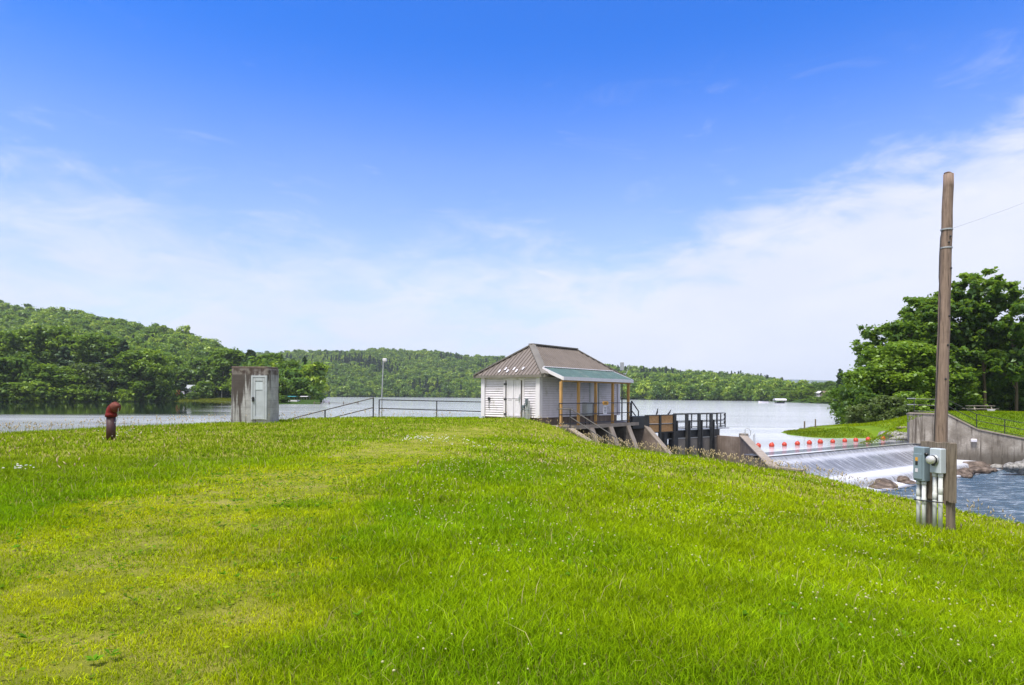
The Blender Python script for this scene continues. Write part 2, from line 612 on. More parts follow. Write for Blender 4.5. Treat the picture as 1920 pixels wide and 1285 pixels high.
M = {}
M['white'] = mat_paint('white_paint', (.62, .59, .645), .06, 3, .55, dirt=(.46, .44, .43))
M['whiteclean'] = mat_paint('clean_white_paint', (.62, .60, .66), .05, 5, .45)
M['black'] = mat_paint('black_steel_paint', (.016, .017, .020), .3, 9, .45)
M['steel'] = mat_paint('dark_steel', (.022, .025, .030), .35, 3, .55, dirt=(.05, .045, .04))
M['galv'] = mat_paint('galvanised_steel', (.36, .38, .40), .12, 12, .45, .4)
M['bluebox'] = mat_paint('blue_grey_enamel', (.185, .245, .285), .06, 7, .42)
M['greybox'] = mat_paint('pale_grey_enamel', (.44, .49, .54), .05, 7, .42)
M['pvc'] = mat_paint('pale_conduit', (.55, .57, .56), .08, 8, .5, dirt=(.34, .34, .30))
M['glass'] = mat_paint('meter_glass', (.55, .55, .55), .2, 12, .08, .3)
M['red'] = mat_paint('weathered_red_paint', (.145, .018, .018), .3, 9, .85, dirt=(.05, .012, .012), spec=.15)
M['darkred'] = mat_paint('dark_maroon_paint', (.045, .014, .016), .3, 9, .55, dirt=(.02, .01, .01))
M['buoy'] = mat_paint('buoy_plastic', (.46, .040, .016), .15, 5, .35, dirt=(.30, .05, .03))
M['metalroof'] = mat_paint('brown_metal_roof', (.160, .136, .122), .12, 1.5, .55, .0, spec=.3)
M['roofhip'] = mat_paint('weathered_roof_trim', (.150, .138, .122), .12, 2, .6, .0, spec=.3)
M['shingle'] = mat_paint('green_roof_sheet', (.060, .110, .100), .22, 2.2, .6, dirt=(.13, .16, .14))
M['concrete'] = mat_concrete('weathered_concrete')
M['concdark'] = mat_concrete('dark_concrete', (.12, .105, .095), (.035, .032, .03), .6, .5, 1.0, (.22, .2, .18))  # darker concrete for the bay back wall, inner buttresses and weir
M['concbrown'] = mat_concrete('brown_concrete', (.20, .155, .13), (.07, .054, .046), .4, .4, 1.0, (.30, .25, .22))
M['concwall'] = mat_concrete('streaked_concrete', (.275, .245, .215), (.070, .056, .046), .45, .85, .8, (.50, .465, .43), wet=-.15)
M['conccap'] = mat_concrete('pale_concrete_coping', (.29, .245, .21), (.14, .11, .09), .3, .1, 1.5, (.38, .34, .30))
M['pine'] = mat_wood('new_pine', (.44, .26, .10), (.26, .14, .055), 1.0)
M['ply'] = mat_wood('plywood', (.47, .27, .125), (.33, .18, .08), .35, 'x', .7, .15)
M['oldwood'] = mat_wood('weathered_boards', (.165, .135, .105), (.05, .04, .032), 1.3)
M['polewood'] = mat_wood('pole_wood', (.205, .150, .122), (.060, .044, .036), .8, 'z', .85, .35)
M['bark'] = mat_wood('tree_bark', (.12, .09, .065), (.035, .027, .02), .4)
M['birchbark'] = mat_wood('pale_birch_bark', (.60, .58, .54), (.20, .18, .16), .5)
M['rockbrown'] = mat_ground('river_rock', [(.035, .028, .025), (.135, .105, .088), (.26, .21, .18)], 1.8, .5)
M['rockgrey'] = mat_ground('grey_rock', [(.08, .075, .07), (.26, .25, .24), (.42, .41, .39)], 1.8, .5)
M['lake'] = mat_water('lake_water', 'lake')
M['river'] = mat_water('river_water', 'river')
M['falls'] = mat_falls('falling_water')
M['leafnear'] = mat_leaf('summer_leaves', (.030, .078, .008), (.086, .178, .012), (.200, .315, .018), .45)
M['leafbank'] = mat_leaf('bank_leaves', (.028, .072, .008), (.088, .172, .010), (.225, .330, .016), .42)
M['leafhill'] = mat_leaf('hill_leaves', (.028, .080, .014), (.115, .215, .020), (.34, .44, .035), .40)
M['needle'] = mat_leaf('dark_needles', (.008, .026, .014), (.016, .044, .018), (.035, .070, .022), .15)
M['olive'] = mat_leaf('olive_leaves', (.040, .065, .018), (.075, .110, .030), (.13, .17, .05), .35)
M['blade'] = mat_blade('grass_blades', .40)
M['soil'] = mat_ground('lawn_soil', [(.12, .155, .010), (.24, .25, .030), (.34, .29, .09)], 1.6, .8)
M['bankgrass'] = mat_ground('bank_grass', [(.07, .125, .008), (.115, .185, .010), (.17, .22, .02)], .6, .6)
M['forestfloor'] = mat_ground('forest_floor', [(.018, .040, .008), (.030, .060, .010), (.045, .085, .014)], .05, .4)
M['ridge'] = mat_ground('far_ridge_forest', [(.02, .05, .02), (.03, .07, .025), (.05, .09, .03)], .004, .3)
M['yellow'] = mat_paint('yellow_sign_face', (.62, .30, .03), .1, 20, .5)
M['teal'] = mat_paint('teal_canvas', (.03, .20, .22), .15, 2, .7)
M['orange'] = mat_paint('orange_tarp', (.55, .17, .05), .2, 2, .7)
M['feather'] = mat_paint('dark_feathers', (.045, .05, .06), .4, 20, .7)
M['floral'] = mat_paint('clover_heads', (.52, .49, .27), .2, 30, .8)
M['daisy'] = mat_paint('white_petals', (.85, .85, .82), .05, 30, .8)

# ================================================================== TERRAIN AND WATER
LAWN_PTS = [(960, 1285, 3.5), (0, 1285, 3.5), (1920, 1285, 3.6), (960, 1000, 7.4), (960, 900, 12.2), (960, 830, 22.5), (1500, 1000, 9.5), (1920, 1100, 7.5), (1920, 1200, 5),
            (1300, 900, 16.5), (1300, 950, 11.5), (1500, 900, 20), (1600, 950, 15.5), (1760, 995, 12.2), (0, 950, 9), (200, 870, 14.5), (500, 850, 18), (700, 815, 25.5), (208, 823, 22), (1850, 1010, 12.0)]
CREST = [(-500, 846, 19), (-200, 828, 21.5), (0, 813, 24), (200, 803, 27), (350, 795, 29), (430, 791.5, 30.5), (520, 788, 32), (700, 783.5, 35), (800, 783, 37), (907, 783.5, 37.4), (1000, 788, 34.8), (1050, 803, 33),
         (1100, 827, 31), (1180, 841, 29.5), (1260, 853, 28.5), (1340, 862, 27.5), (1450, 883, 26), (1510, 888, 25.5), (1560, 901, 24.5), (1620, 918, 23), (1690, 937, 21), (1760, 949, 19.5), (1800, 961, 18.5), (1920, 986, 17), (2150, 1040, 15), (2500, 1110, 12)]
APEX = (0.0, -4.0)
_cw = [W(*p) for p in CREST]
_cth = np.array([math.atan2(p.x - APEX[0], p.y - APEX[1]) for p in _cw])
_cr = np.array([math.hypot(p.x - APEX[0], p.y - APEX[1]) for p in _cw])
_lp = [W(*p) for p in LAWN_PTS]
lawn_tps = tps([tuple(p) for p in _lp + _cw] + [(-6, -2, 0), (6, -2, 0), (0, -4, 0), (-14, 6, .0), (-25, 12, .1), (12, 3, -.5), (20, 6, -1.2)])


def crest_r(th): return np.interp(th, _cth, _cr)


def lawn_z(x, y):
    x = np.asarray(x, float); y = np.asarray(y, float)
    th = np.arctan2(x - APEX[0], y - APEX[1]); r = np.hypot(x - APEX[0], y - APEX[1])
    rc = crest_r(th); d = np.maximum(r - rc, 0); k = np.minimum(1, rc / np.maximum(r, 1e-3))
    z = lawn_tps(APEX[0] + (x - APEX[0]) * k, APEX[1] + (y - APEX[1]) * k)
    z = z + (vnoise(x, y, 1.7, 3) - .5) * .10 + (vnoise(x, y, .35, 4, 2) - .5) * .03
    return z - .72 * d * d / (d + .9)


def build_lawn():
    ths = np.linspace(-1.45, 1.45, 300)
    rr = np.concatenate([np.linspace(0.0, 1.0, 170), 1 + np.linspace(.006, .42, 40)])
    T, S = np.meshgrid(ths, rr, indexing='ij')
    Rr = crest_r(T) * S
    X, Y = APEX[0] + Rr * np.sin(T), APEX[1] + Rr * np.cos(T)
    o = grid_mesh('lawn', np.stack([X, Y, lawn_z(X, Y)], -1), M['soil'])
    tag(o, kind='structure')


build_lawn()


def flat_poly(name, pts, z, mat):
    mb = MB(); mb.add([(x, y, z) for x, y in pts], [tuple(range(len(pts)))])
    return tag(obj(name, mb, mat), kind='structure')


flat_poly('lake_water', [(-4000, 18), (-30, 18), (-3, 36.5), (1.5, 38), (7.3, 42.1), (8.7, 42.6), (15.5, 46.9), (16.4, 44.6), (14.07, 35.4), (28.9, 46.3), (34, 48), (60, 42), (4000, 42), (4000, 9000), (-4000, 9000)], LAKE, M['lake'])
flat_poly('river_water', [(2, 8), (90, 8), (90, 50), (2, 50)], POOL, M['river'])
flat_poly('lake_bed', [(-9000, -60), (9000, -60), (9000, 12000), (-9000, 12000)], -6.0, M['forestfloor'])

# right bank -----------------------------------------------------------------
RB = [tuple(W(*p)) for p in [(1712, 779, 47), (1779, 781, 45.8), (1833, 811, 45.1), (1920, 829, 44), (1900, 775, 77), (1840, 774.5, 70), (1720, 776, 56), (1780, 775.5, 61), (1650, 795, 58), (1600, 803, 66), (1540, 812, 58), (1880, 790, 52)]]
RB += [(40.7, 41.2, -1.45), (60, 33, -1.9), (35, 69, -1.7), (25.9, 51.7, -1.7), (28.5, 52, -1.66), (30.8, 50.3, -1.55), (24.65, 58, -1.72), (28.35, 63, -1.7), (20, 55, -2.6), (22, 66, -2.9), (28, 75, -3), (15, 50, -3), (25, 48, -2.8), (29, 48.5, -2.4),
       (38, 80, -2.6), (48, 80, -.5), (34, 88, -2.9), (40, 112, -3.2), (50, 100, -2.6), (43, 84, -2.1), (56, 108, -2.3), (60, 125, -2.6), (50, 130, -3.2), (41, 74, -1.3), (60, 80, 0), (70, 75, 0), (70, 110, .3), (90, 80, 0), (90, 40, -.5), (120, 60, 0), (60, 52, -.4), (28.8, 57, -1.2), (31.5, 60, -1.0), (25.8, 57.2, -1.5), (26.3, 55.5, -1.5), (27.3, 60, -1.48), (26.2, 59.2, -1.56), (30, 64, -1.45), (27.5, 53.6, -1.4), (29, 54, -1.2), (33, 66, -1.35)]
rb_tps = tps(RB, .05)
RB_EDGE = np.array([(14, 49.5), (22, 50), (28, 50), (30.7, 49.6), (29.75, 47.3), (31.3, 46.15), (32.8, 45.3), (35.2, 44.3), (40.7, 41.45), (60, 33), (100, 20)], float)


def build_right_bank():
    seg = np.r_[0, np.cumsum(np.hypot(*np.diff(RB_EDGE, axis=0).T))]
    u = np.unique(np.r_[np.linspace(0, seg[-1], 160), np.linspace(0, 34, 120), seg])
    ex, ey = np.interp(u, seg, RB_EDGE[:, 0]), np.interp(u, seg, RB_EDGE[:, 1])
    t = np.concatenate([np.linspace(0, 40, 110), np.linspace(41, 130, 50)])
    X = ex[:, None] + .5 * t[None]; Y = ey[:, None] + .87 * t[None]
    Z = rb_tps(X, Y) + (vnoise(X, Y, 2.0, 8) - .5) * .12
    tag(grid_mesh('right_bank', np.stack([X, Y, Z], -1), M['bankgrass']), kind='structure')


build_right_bank()


# hills ----------------------------------------------------------------------
class Hill:
    def __init__(s, name, px, Ys, Yr, pyr, tree_h, mat, power=1.0, flat=0.0, rows=70, cols=240, seed=0, back=1.5):
        s.px, s.Ys_, s.Yr_, s.pyr_ = [np.array(q, float) for q in (px, Ys, Yr, pyr)]
        s.th, s.pw, s.flat, s.seed = tree_h, power, flat, seed
        P = np.linspace(px[0], px[-1], cols)
        S = np.concatenate([[-.12], np.linspace(0, back, rows)])
        A, B = np.meshgrid(P, S, indexing='ij')
        s.o = tag(grid_mesh(name, s.pos(A, B), mat), kind='structure')

    def pos(s, px, q):
        Ys, Yr, pyr = (np.interp(px, s.px, k) for k in (s.Ys_, s.Yr_, s.pyr_))
        Y = Ys + (Yr - Ys) * q
        zr = CAM_H - (pyr - (HY + (px - 960) * ROLL)) * Yr / F - s.th
        k = np.clip((q - s.flat) / (1 - s.flat), 0, None)
        up = np.where(q < 1, np.clip(k, 0, 1) ** s.pw, 1 - (q - 1) * .9)
        X = (px - 960) / F * Y
        z = LAKE - .12 + np.clip(q, 0, .1) * 15 + (zr - LAKE) * up
        z = np.where(q < 0, LAKE - 2.5, z)
        rel = np.clip(q * 4, 0, 1) * np.clip((zr - LAKE) / 60, .05, 1)
        z = z + (vnoise(X, Y, 90, s.seed) - .5) * 16 * rel
        return np.stack([X, Y, z], -1)


HL = Hill('left_hill', [-600, -200, 0, 100, 200, 300, 330, 400, 450, 490, 520, 560, 600],
          [200, 215, 226, 235, 250, 264, 283, 288, 255, 215, 204, 212, 215],
          [900, 820, 760, 730, 700, 660, 640, 600, 560, 480, 420, 330, 300],
          [535, 552, 572, 584, 602, 622, 629, 650, 670, 690, 705, 732, 742], 10, M['forestfloor'], 1.25, .12, seed=11)
HC = Hill('far_hill', [380, 450, 545, 640, 700, 800, 880, 940, 1000, 1100, 1170, 1250, 1330, 1400, 1450, 1490, 1540, 1700, 2400],
          [600, 700, 780, 820, 850, 880, 880, 840, 790, 700, 640, 590, 560, 530, 510, 500, 490, 500, 500],
          [1250, 1300, 1350, 1400, 1420, 1420, 1380, 1320, 1280, 1200, 1150, 1100, 1050, 1000, 960, 930, 900, 850, 850],
          [695, 673, 661, 657, 655, 660, 666, 671, 676, 684, 690, 695, 701, 708, 717, 731, 742, 735, 730], 11, M['forestfloor'], .95, .02, cols=300, seed=23)
HR = Hill('far_right_shore', [1446, 1470, 1500, 1530, 1570, 1650, 1800, 2400],
          [470, 430, 385, 345, 318, 290, 280, 280], [620, 600, 560, 520, 480, 440, 420, 420],
          [738, 734, 728, 724, 720, 716, 712, 712], 9, M['forestfloor'], .9, .1, rows=30, cols=60, seed=31)
HB = Hill('distant_ridge', [600, 1200, 1380, 1440, 1475, 1520, 1560, 1700, 2000, 2500],
          [4800] * 10, [6500] * 10, [735, 724, 716, 712.5, 711, 712, 713.5, 716, 712, 720], 0, M['ridge'], 1.0, 0, rows=20, cols=160, seed=41)

# ================================================================== LARGE STRUCTURES
UH = Vector((math.sin(.681), math.cos(.681), 0)); VH = Vector((-math.cos(.681), math.sin(.681), 0)); CH = Vector((1.481, 35, 0))
ZZ = Vector((0, 0, 1))


def H(a, b, z): return CH + UH * a + VH * b + ZZ * z


def rails(mb_posts, parent, posts, tops, r=.022, mat=None, name='rail'):
    pass


def build_house():
    w, L, zb, zt = 4.0, 8.55, .39, 2.66
    t = thing('pump_house', H(0, 0, 0), 'small white clapboard house with brown metal hip roof above the dam', 'house')
    m = MB(); m.hexa([H(.03, .03, -2.6), H(.03, w - .03, -2.6), H(L - .03, w - .03, -2.6), H(L - .03, .03, -2.6), H(.03, .03, zb), H(.03, w - .03, zb), H(L - .03, w - .03, zb), H(L - .03, .03, zb)])
    obj('foundation', m, M['concbrown'], t)

    def clap(m, p0, p1, nrm):
        """clapboard wall from p0 to p1 (both at z=0), outward normal nrm"""
        nb = 17; h = (zt - zb) / nb
        p0, p1, nrm = Vector(p0), Vector(p1), Vector(nrm)
        for i in range(nb):
            z0, z1 = zb + i * h, zb + (i + 1) * h
            m.hexa([p0 + ZZ * z0 + nrm * .060, p1 + ZZ * z0 + nrm * .060, p1 + ZZ * z0 - nrm * .05, p0 + ZZ * z0 - nrm * .05,
                    p0 + ZZ * (z1 - .009) + nrm * .02, p1 + ZZ * (z1 - .009) + nrm * .02, p1 + ZZ * (z1 - .009) - nrm * .05, p0 + ZZ * (z1 - .009) - nrm * .05])
    m = MB()
    dl0, dl1 = 1.12, 2.36         # door opening on the gable-side wall, measured from the near corner
    for a, b in ((.1, dl0 - .12), (dl1 + .12, w - .1)):
        clap(m, H(0, a, 0), H(0, b, 0), -UH)
    dr0, dr1 = 5.15, 6.1
    for a, b in ((.1, dr0 - .1), (dr1 + .1, L - .1)):
        clap(m, H(a, 0, 0), H(b, 0, 0), -VH)
    clap(m, H(.1, w, 0), H(L - .1, w, 0), VH)
    clap(m, H(L, .1, 0), H(L, w - .1, 0), UH)
    m.box(H(0, (dl0 + dl1) / 2, 2.56), (dl1 - dl0 + .24, .1, .2), VH, UH, ZZ)
    m.box(H((dr0 + dr1) / 2, 0, 2.56), (dr1 - dr0 + .2, .1, .2), UH, VH, ZZ)
    obj('wall', m, M['white'], t)
    m = MB(); m.box(H(L / 2, w / 2, (zb + zt) / 2), (L - .06, w - .06, zt - zb), UH, VH, ZZ)
    obj('lap_shade_backing', m, M['oldwood'], t)  # dark backing behind the board gaps, lap shadow put into its colour
    for a, b in ((0, 0), (0, w), (L, 0), (L, w)):
        m = MB(); m.box(H(a, b, (zb + zt) / 2), (.27, .27, zt - zb + .004), UH, VH, ZZ)
        obj('corner_board', m, M['whiteclean'], t)
    # double leaf door
    d = MB(); dm = (dl0 + dl1) / 2
    for s in (-1, 1):
        c = dm + s * .262
        d.bbox(H(-.03, c, 1.41), (.5, .05, 2.1), .008, VH, UH, ZZ)
        for zc, hh in ((.95, .85), (1.93, .92)):
            for fr in (-.2, .2):
                d.box(H(-.062, c + fr, zc), (.085, .02, hh), VH, UH, ZZ)
            for fr in (-1, 1):
                d.box(H(-.0615, c, zc + fr * (hh / 2 + .03)), (.5, .02, .09), VH, UH, ZZ)
    do = obj('double_door', d, M['whiteclean'], t)
    for z in (.55, 1.4, 2.25): m = MB(); m.bbox(H(-.08, dl1 - .02, z), (.22, .03, .09), .01, VH, UH, ZZ); obj('strap_hinge', m, M['black'], do)
    m = MB(); m.bbox(H(-.085, dm - .42, 1.45), (.10, .05, .16), .01, VH, UH, ZZ); m.tube([H(-.11, dm - .45, 1.55), H(-.13, dm - .52, 1.7)], .02, 6); m.tube([H(-.12, dm - .44, 1.38), H(-.12, dm - .44, 1.2)], .018, 6)
    obj('hasp', m, M['galv'], do)
    m = MB()
    for b in (dl0 - .06, dl1 + .06): m.box(H(-.03, b, (zb + 2.5) / 2), (.13, .07, 2.5 - zb), VH, UH, ZZ)
    m.box(H(-.03, dm, 2.53), (dl1 - dl0 + .3, .07, .1), VH, UH, ZZ)
    obj('door_frame', m, M['white'], t)
    m = MB(); m.bbox(H(-.25, dm, .30), (1.15, .5, .18), .02, VH, UH, ZZ)
    obj('door_step', m, M['concrete'], t)
    # porch-side door
    d = MB(); rc = (dr0 + dr1) / 2
    d.bbox(H(rc, -.03, 1.45), (.86, .05, 2.06), .008, UH, VH, ZZ)
    for zc, hh in ((.98, .8), (1.95, .9)):
        for fr in (-.21, .21): d.box(H(rc + fr, -.062, zc), (.34, .02, hh), UH, VH, ZZ)
    obj('side_door', d, M['whiteclean'], t)
    m = MB()
    for a in (dr0 - .05, dr1 + .05): m.box(H(a, -.03, 1.45), (.1, .08, 2.1), UH, VH, ZZ)
    obj('door_frame', m, M['galv'], t)
    # soffit + fascia + hip roof
    o1, o2 = .30, .60
    a0, a1, b0, b1 = -o1, L + o1, -o2, w + o2
    ze, zr = 2.76, 4.62
    bm_ = w / 2; r0, r1 = 1.95, 6.6
    m = MB(); m.box(H((a0 + a1) / 2, bm_, 2.70), (a1 - a0 - .06, b1 - b0 - .06, .08), UH, VH, ZZ)
    obj('soffit', m, M['white'], t)
    m = MB()
    E = [H(a0, b0, ze), H(a0, b1, ze), H(a1, b1, ze), H(a1, b0, ze)]; R0, R1 = H(r0, bm_, zr), H(r1, bm_, zr)
    th = ZZ * -.05
    for poly in ((E[1], E[0], R0), (E[0], E[3], R1, R0), (E[3], E[2], R1), (E[2], E[1], R0, R1)):
        m.prism(poly, th)
    # ribs

    def ribs(p, q, top, k0, k1, n):
        """eave p->q; ridge points: roof line from p side to q side described by top(f) -> point"""
        for i in range(n):
            f = (i + .5) / n
            e = p.lerp(q, f); tt = top(f)
            dirn = (q - p).normalized(); up = (tt - e).normalized(); nn = dirn.cross(up)
            if nn.z < 0: nn = -nn
            m.hexa([e - dirn * .028, e + dirn * .028, tt + dirn * .028, tt - dirn * .028, e - dirn * .014 + nn * .045, e + dirn * .014 + nn * .045, tt + dirn * .014 + nn * .045, tt - dirn * .014 + nn * .045])

    def hit(p, q, f, apex0, apex1, fa0, fa1):
        e = p.lerp(q, f)
        mid0, mid1 = p.lerp(q, fa0), p.lerp(q, fa1)
        if f < fa0: k = f / fa0; return e + (apex0 - mid0) * k
        if f > fa1: k = (1 - f) / (1 - fa1); return e + (apex1 - mid1) * k
        g = (f - fa0) / max(1e-6, fa1 - fa0)
        return e + (apex0 - mid0).lerp(apex1 - mid1, g)
    Lr = a1 - a0
    ribs(E[1], E[0], lambda f: hit(E[1], E[0], f, R0, R0, .5, .5), 0, 0, 21)
    ribs(E[0], E[3], lambda f: hit(E[0], E[3], f, R0, R1, (r0 - a0) / Lr, (r1 - a0) / Lr), 0, 0, 38)
    ribs(E[3], E[2], lambda f: hit(E[3], E[2], f, R1, R1, .5, .5), 0, 0, 21)
    ribs(E[2], E[1], lambda f: hit(E[2], E[1], f, R1, R0, (a1 - r1) / Lr, (a1 - r0) / Lr), 0, 0, 38)
    ro = obj('roof', m, M['metalroof'], t)
    m = MB()
    for p, q in ((E[0], R0), (E[1], R0), (E[2], R1), (E[3], R1), (R0, R1)):
        d_ = (q - p).normalized(); sd = d_.cross(ZZ).normalized()
        for s in (-1, 1):
            m.hexa([p + ZZ * .045, p + sd * s * .20 - ZZ * .02, q + sd * s * .20 - ZZ * .02, q + ZZ * .045, p + ZZ * .075, p + sd * s * .20 + ZZ * .055, q + sd * s * .20 + ZZ * .055, q + ZZ * .075])
    obj('ridge_cap', m, M['roofhip'], ro)
    m = MB()
    for p, q, d_ in ((E[0], E[1], -UH), (E[0], E[3], -VH), (E[3], E[2], UH), (E[2], E[1], VH)):
        m.hexa([p - ZZ * .15, q - ZZ * .15, q - ZZ * .15 + d_ * .025, p - ZZ * .15 + d_ * .025, p - ZZ * .01, q - ZZ * .01, q - ZZ * .01 + d_ * .025, p - ZZ * .01 + d_ * .025])
    obj('fascia', m, M['roofhip'], ro)
    # small white snow guards on the door-side slope
    n_ = (R0 - (E[0] + E[1]) / 2)
    for (b, k) in ((2.75, .10), (2.42, .17), (2.15, .10), (1.80, .17), (1.50, .10), (1.15, .17)):
        p = H(a0, b, ze) + n_ * k
        m = MB(); sl = n_.normalized(); m.bbox(p + VH.cross(sl) * (-.06 if VH.cross(sl).z < 0 else .06), (.10, .24, .05), .01, VH, sl, VH.cross(sl)); obj('snow_guard', m, M['whiteclean'], ro)
    # porch: roof, beam, posts
    m = MB(); pa0, pa1 = -.0, 7.62
    top = [H(pa0, -.22, 3.16), H(pa1, -.22, 3.16), H(pa1, -1.62, 2.62), H(pa0, -1.62, 2.62)]
    m.prism(top, ZZ * -.045)
    for i in range(1, 26):
        a = pa0 + (pa1 - pa0) * i / 26
        m.hexa([H(a - .02, -.22, 3.16), H(a + .02, -.22, 3.16), H(a + .02, -1.62, 2.62), H(a - .02, -1.62, 2.62), H(a - .012, -.22, 3.178), H(a + .012, -.22, 3.178), H(a + .012, -1.62, 2.638), H(a - .012, -1.62, 2.638)])
    po = obj('porch_roof', m, M['shingle'], t)
    m = MB()
    m.hexa([H(pa0 - .03, -1.60, 2.44), H(pa1 + .03, -1.60, 2.44), H(pa1 + .03, -1.645, 2.44), H(pa0 - .03, -1.645, 2.44), H(pa0 - .03, -1.60, 2.63), H(pa1 + .03, -1.60, 2.63), H(pa1 + .03, -1.645, 2.63), H(pa0 - .03, -1.645, 2.63)])
    for a in (pa0 - .03, pa1 + .03):
        m.hexa([H(a - .02, -.25, 2.98), H(a + .02, -.25, 2.98), H(a + .02, -1.6, 2.44), H(a - .02, -1.6, 2.44), H(a - .02, -.25, 3.17), H(a + .02, -.25, 3.17), H(a + .02, -1.6, 2.63), H(a - .02, -1.6, 2.63)])
    obj('porch_fascia', m, M['whiteclean'], po)
    m = MB()
    for i in range(40):
        a = pa0 + .1 + (pa1 - pa0 - .2) * (i + .5) / 40
        m.bbox(H(a, -.24, 3.19), (.15, .12, .05), .015, UH, VH, ZZ)
    obj('ridge_flashing', m, M['whiteclean'], po)
    m = MB(); m.box(H((pa0 + pa1) / 2, -1.45, 2.43), (pa1 - pa0 - .1, .09, .14), UH, VH, ZZ)
    obj('porch_beam', m, M['pine'], po)
    for a in (.0, 1.7, 3.5, 5.43, 7.34):
        m = MB(); m.bbox(H(a, -1.45, 1.17), (.14, .14, 2.38), .012, UH, VH, ZZ)
        obj('porch_post', m, M['pine'], t)


build_house()


def build_dam():
    t = thing('dam_abutment', H(0, -1.7, -2), 'concrete deck and sloping buttresses under the white house porch', 'dam wall')
    m = MB(); m.hexa([H(-.45, -1.72, -.22), H(9.2, -1.72, -.22), H(9.2, .0, -.22), H(-.45, .0, -.22), H(-.45, -1.72, -.03), H(9.2, -1.72, -.03), H(9.2, .0, -.03), H(-.45, .0, -.03)])
    obj('deck_slab', m, M['conccap'], t)
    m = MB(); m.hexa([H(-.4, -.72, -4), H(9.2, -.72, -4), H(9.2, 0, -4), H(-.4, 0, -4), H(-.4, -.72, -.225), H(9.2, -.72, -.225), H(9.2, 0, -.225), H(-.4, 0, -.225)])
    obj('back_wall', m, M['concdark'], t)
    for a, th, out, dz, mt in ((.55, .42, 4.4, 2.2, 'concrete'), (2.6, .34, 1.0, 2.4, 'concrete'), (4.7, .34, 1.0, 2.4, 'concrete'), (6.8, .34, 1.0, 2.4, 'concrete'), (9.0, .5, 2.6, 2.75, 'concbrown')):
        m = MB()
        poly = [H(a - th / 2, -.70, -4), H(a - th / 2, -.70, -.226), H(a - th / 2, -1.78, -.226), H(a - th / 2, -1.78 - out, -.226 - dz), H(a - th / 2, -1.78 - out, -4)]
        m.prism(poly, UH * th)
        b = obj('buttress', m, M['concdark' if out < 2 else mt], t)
        m = MB()
        d = (H(a, -1.78 - out, -.226 - dz) - H(a, -1.72, -.226 + .02))
        p0 = H(a, -1.72, -.2); nn = d.cross(UH).normalized()
        if nn.z < 0: nn = -nn
        q = p0 + d
        hw = th / 2 + .03
        m.hexa([p0 - UH * hw, p0 + UH * hw, q + UH * hw, q - UH * hw, p0 - UH * hw + nn * .07, p0 + UH * hw + nn * .07, q + UH * hw + nn * .07, q - UH * hw + nn * .07])
        obj('coping', m, M['conccap'], b)
    m = MB()
    for i in range(2):
        pass
    # low kerb wall under the siding at the porch end
    m.hexa([H(-.45, -1.7, -1.6), H(.25, -1.7, -1.6), H(.25, -.02, -1.6), H(-.45, -.02, -1.6), H(-.45, -1.7, -.226), H(.25, -1.7, -.226), H(.25, -.02, -.226), H(-.45, -.02, -.226)])
    obj('end_block', m, M['concrete'], t)


build_dam()

# gate structure: axis direction DG through G0
G0, DG = Vector((10.82, 43, 0)), Vector((4.65, 3.4, 0)).normalized()
NG = Vector((DG.y, -DG.x, 0))            # downstream


def G(px, n, z):
    """point on the gate axis that shows at photo column px, n metres downstream"""
    k = (px - 960) / F
    # (G0 + DG t + NG n): X = k Y
    t_ = (k * (G0.y + NG.y * n) - (G0.x + NG.x * n)) / (DG.x - k * DG.y)
    p = G0 + DG * t_ + NG * n
    return Vector((p.x, p.y, z))


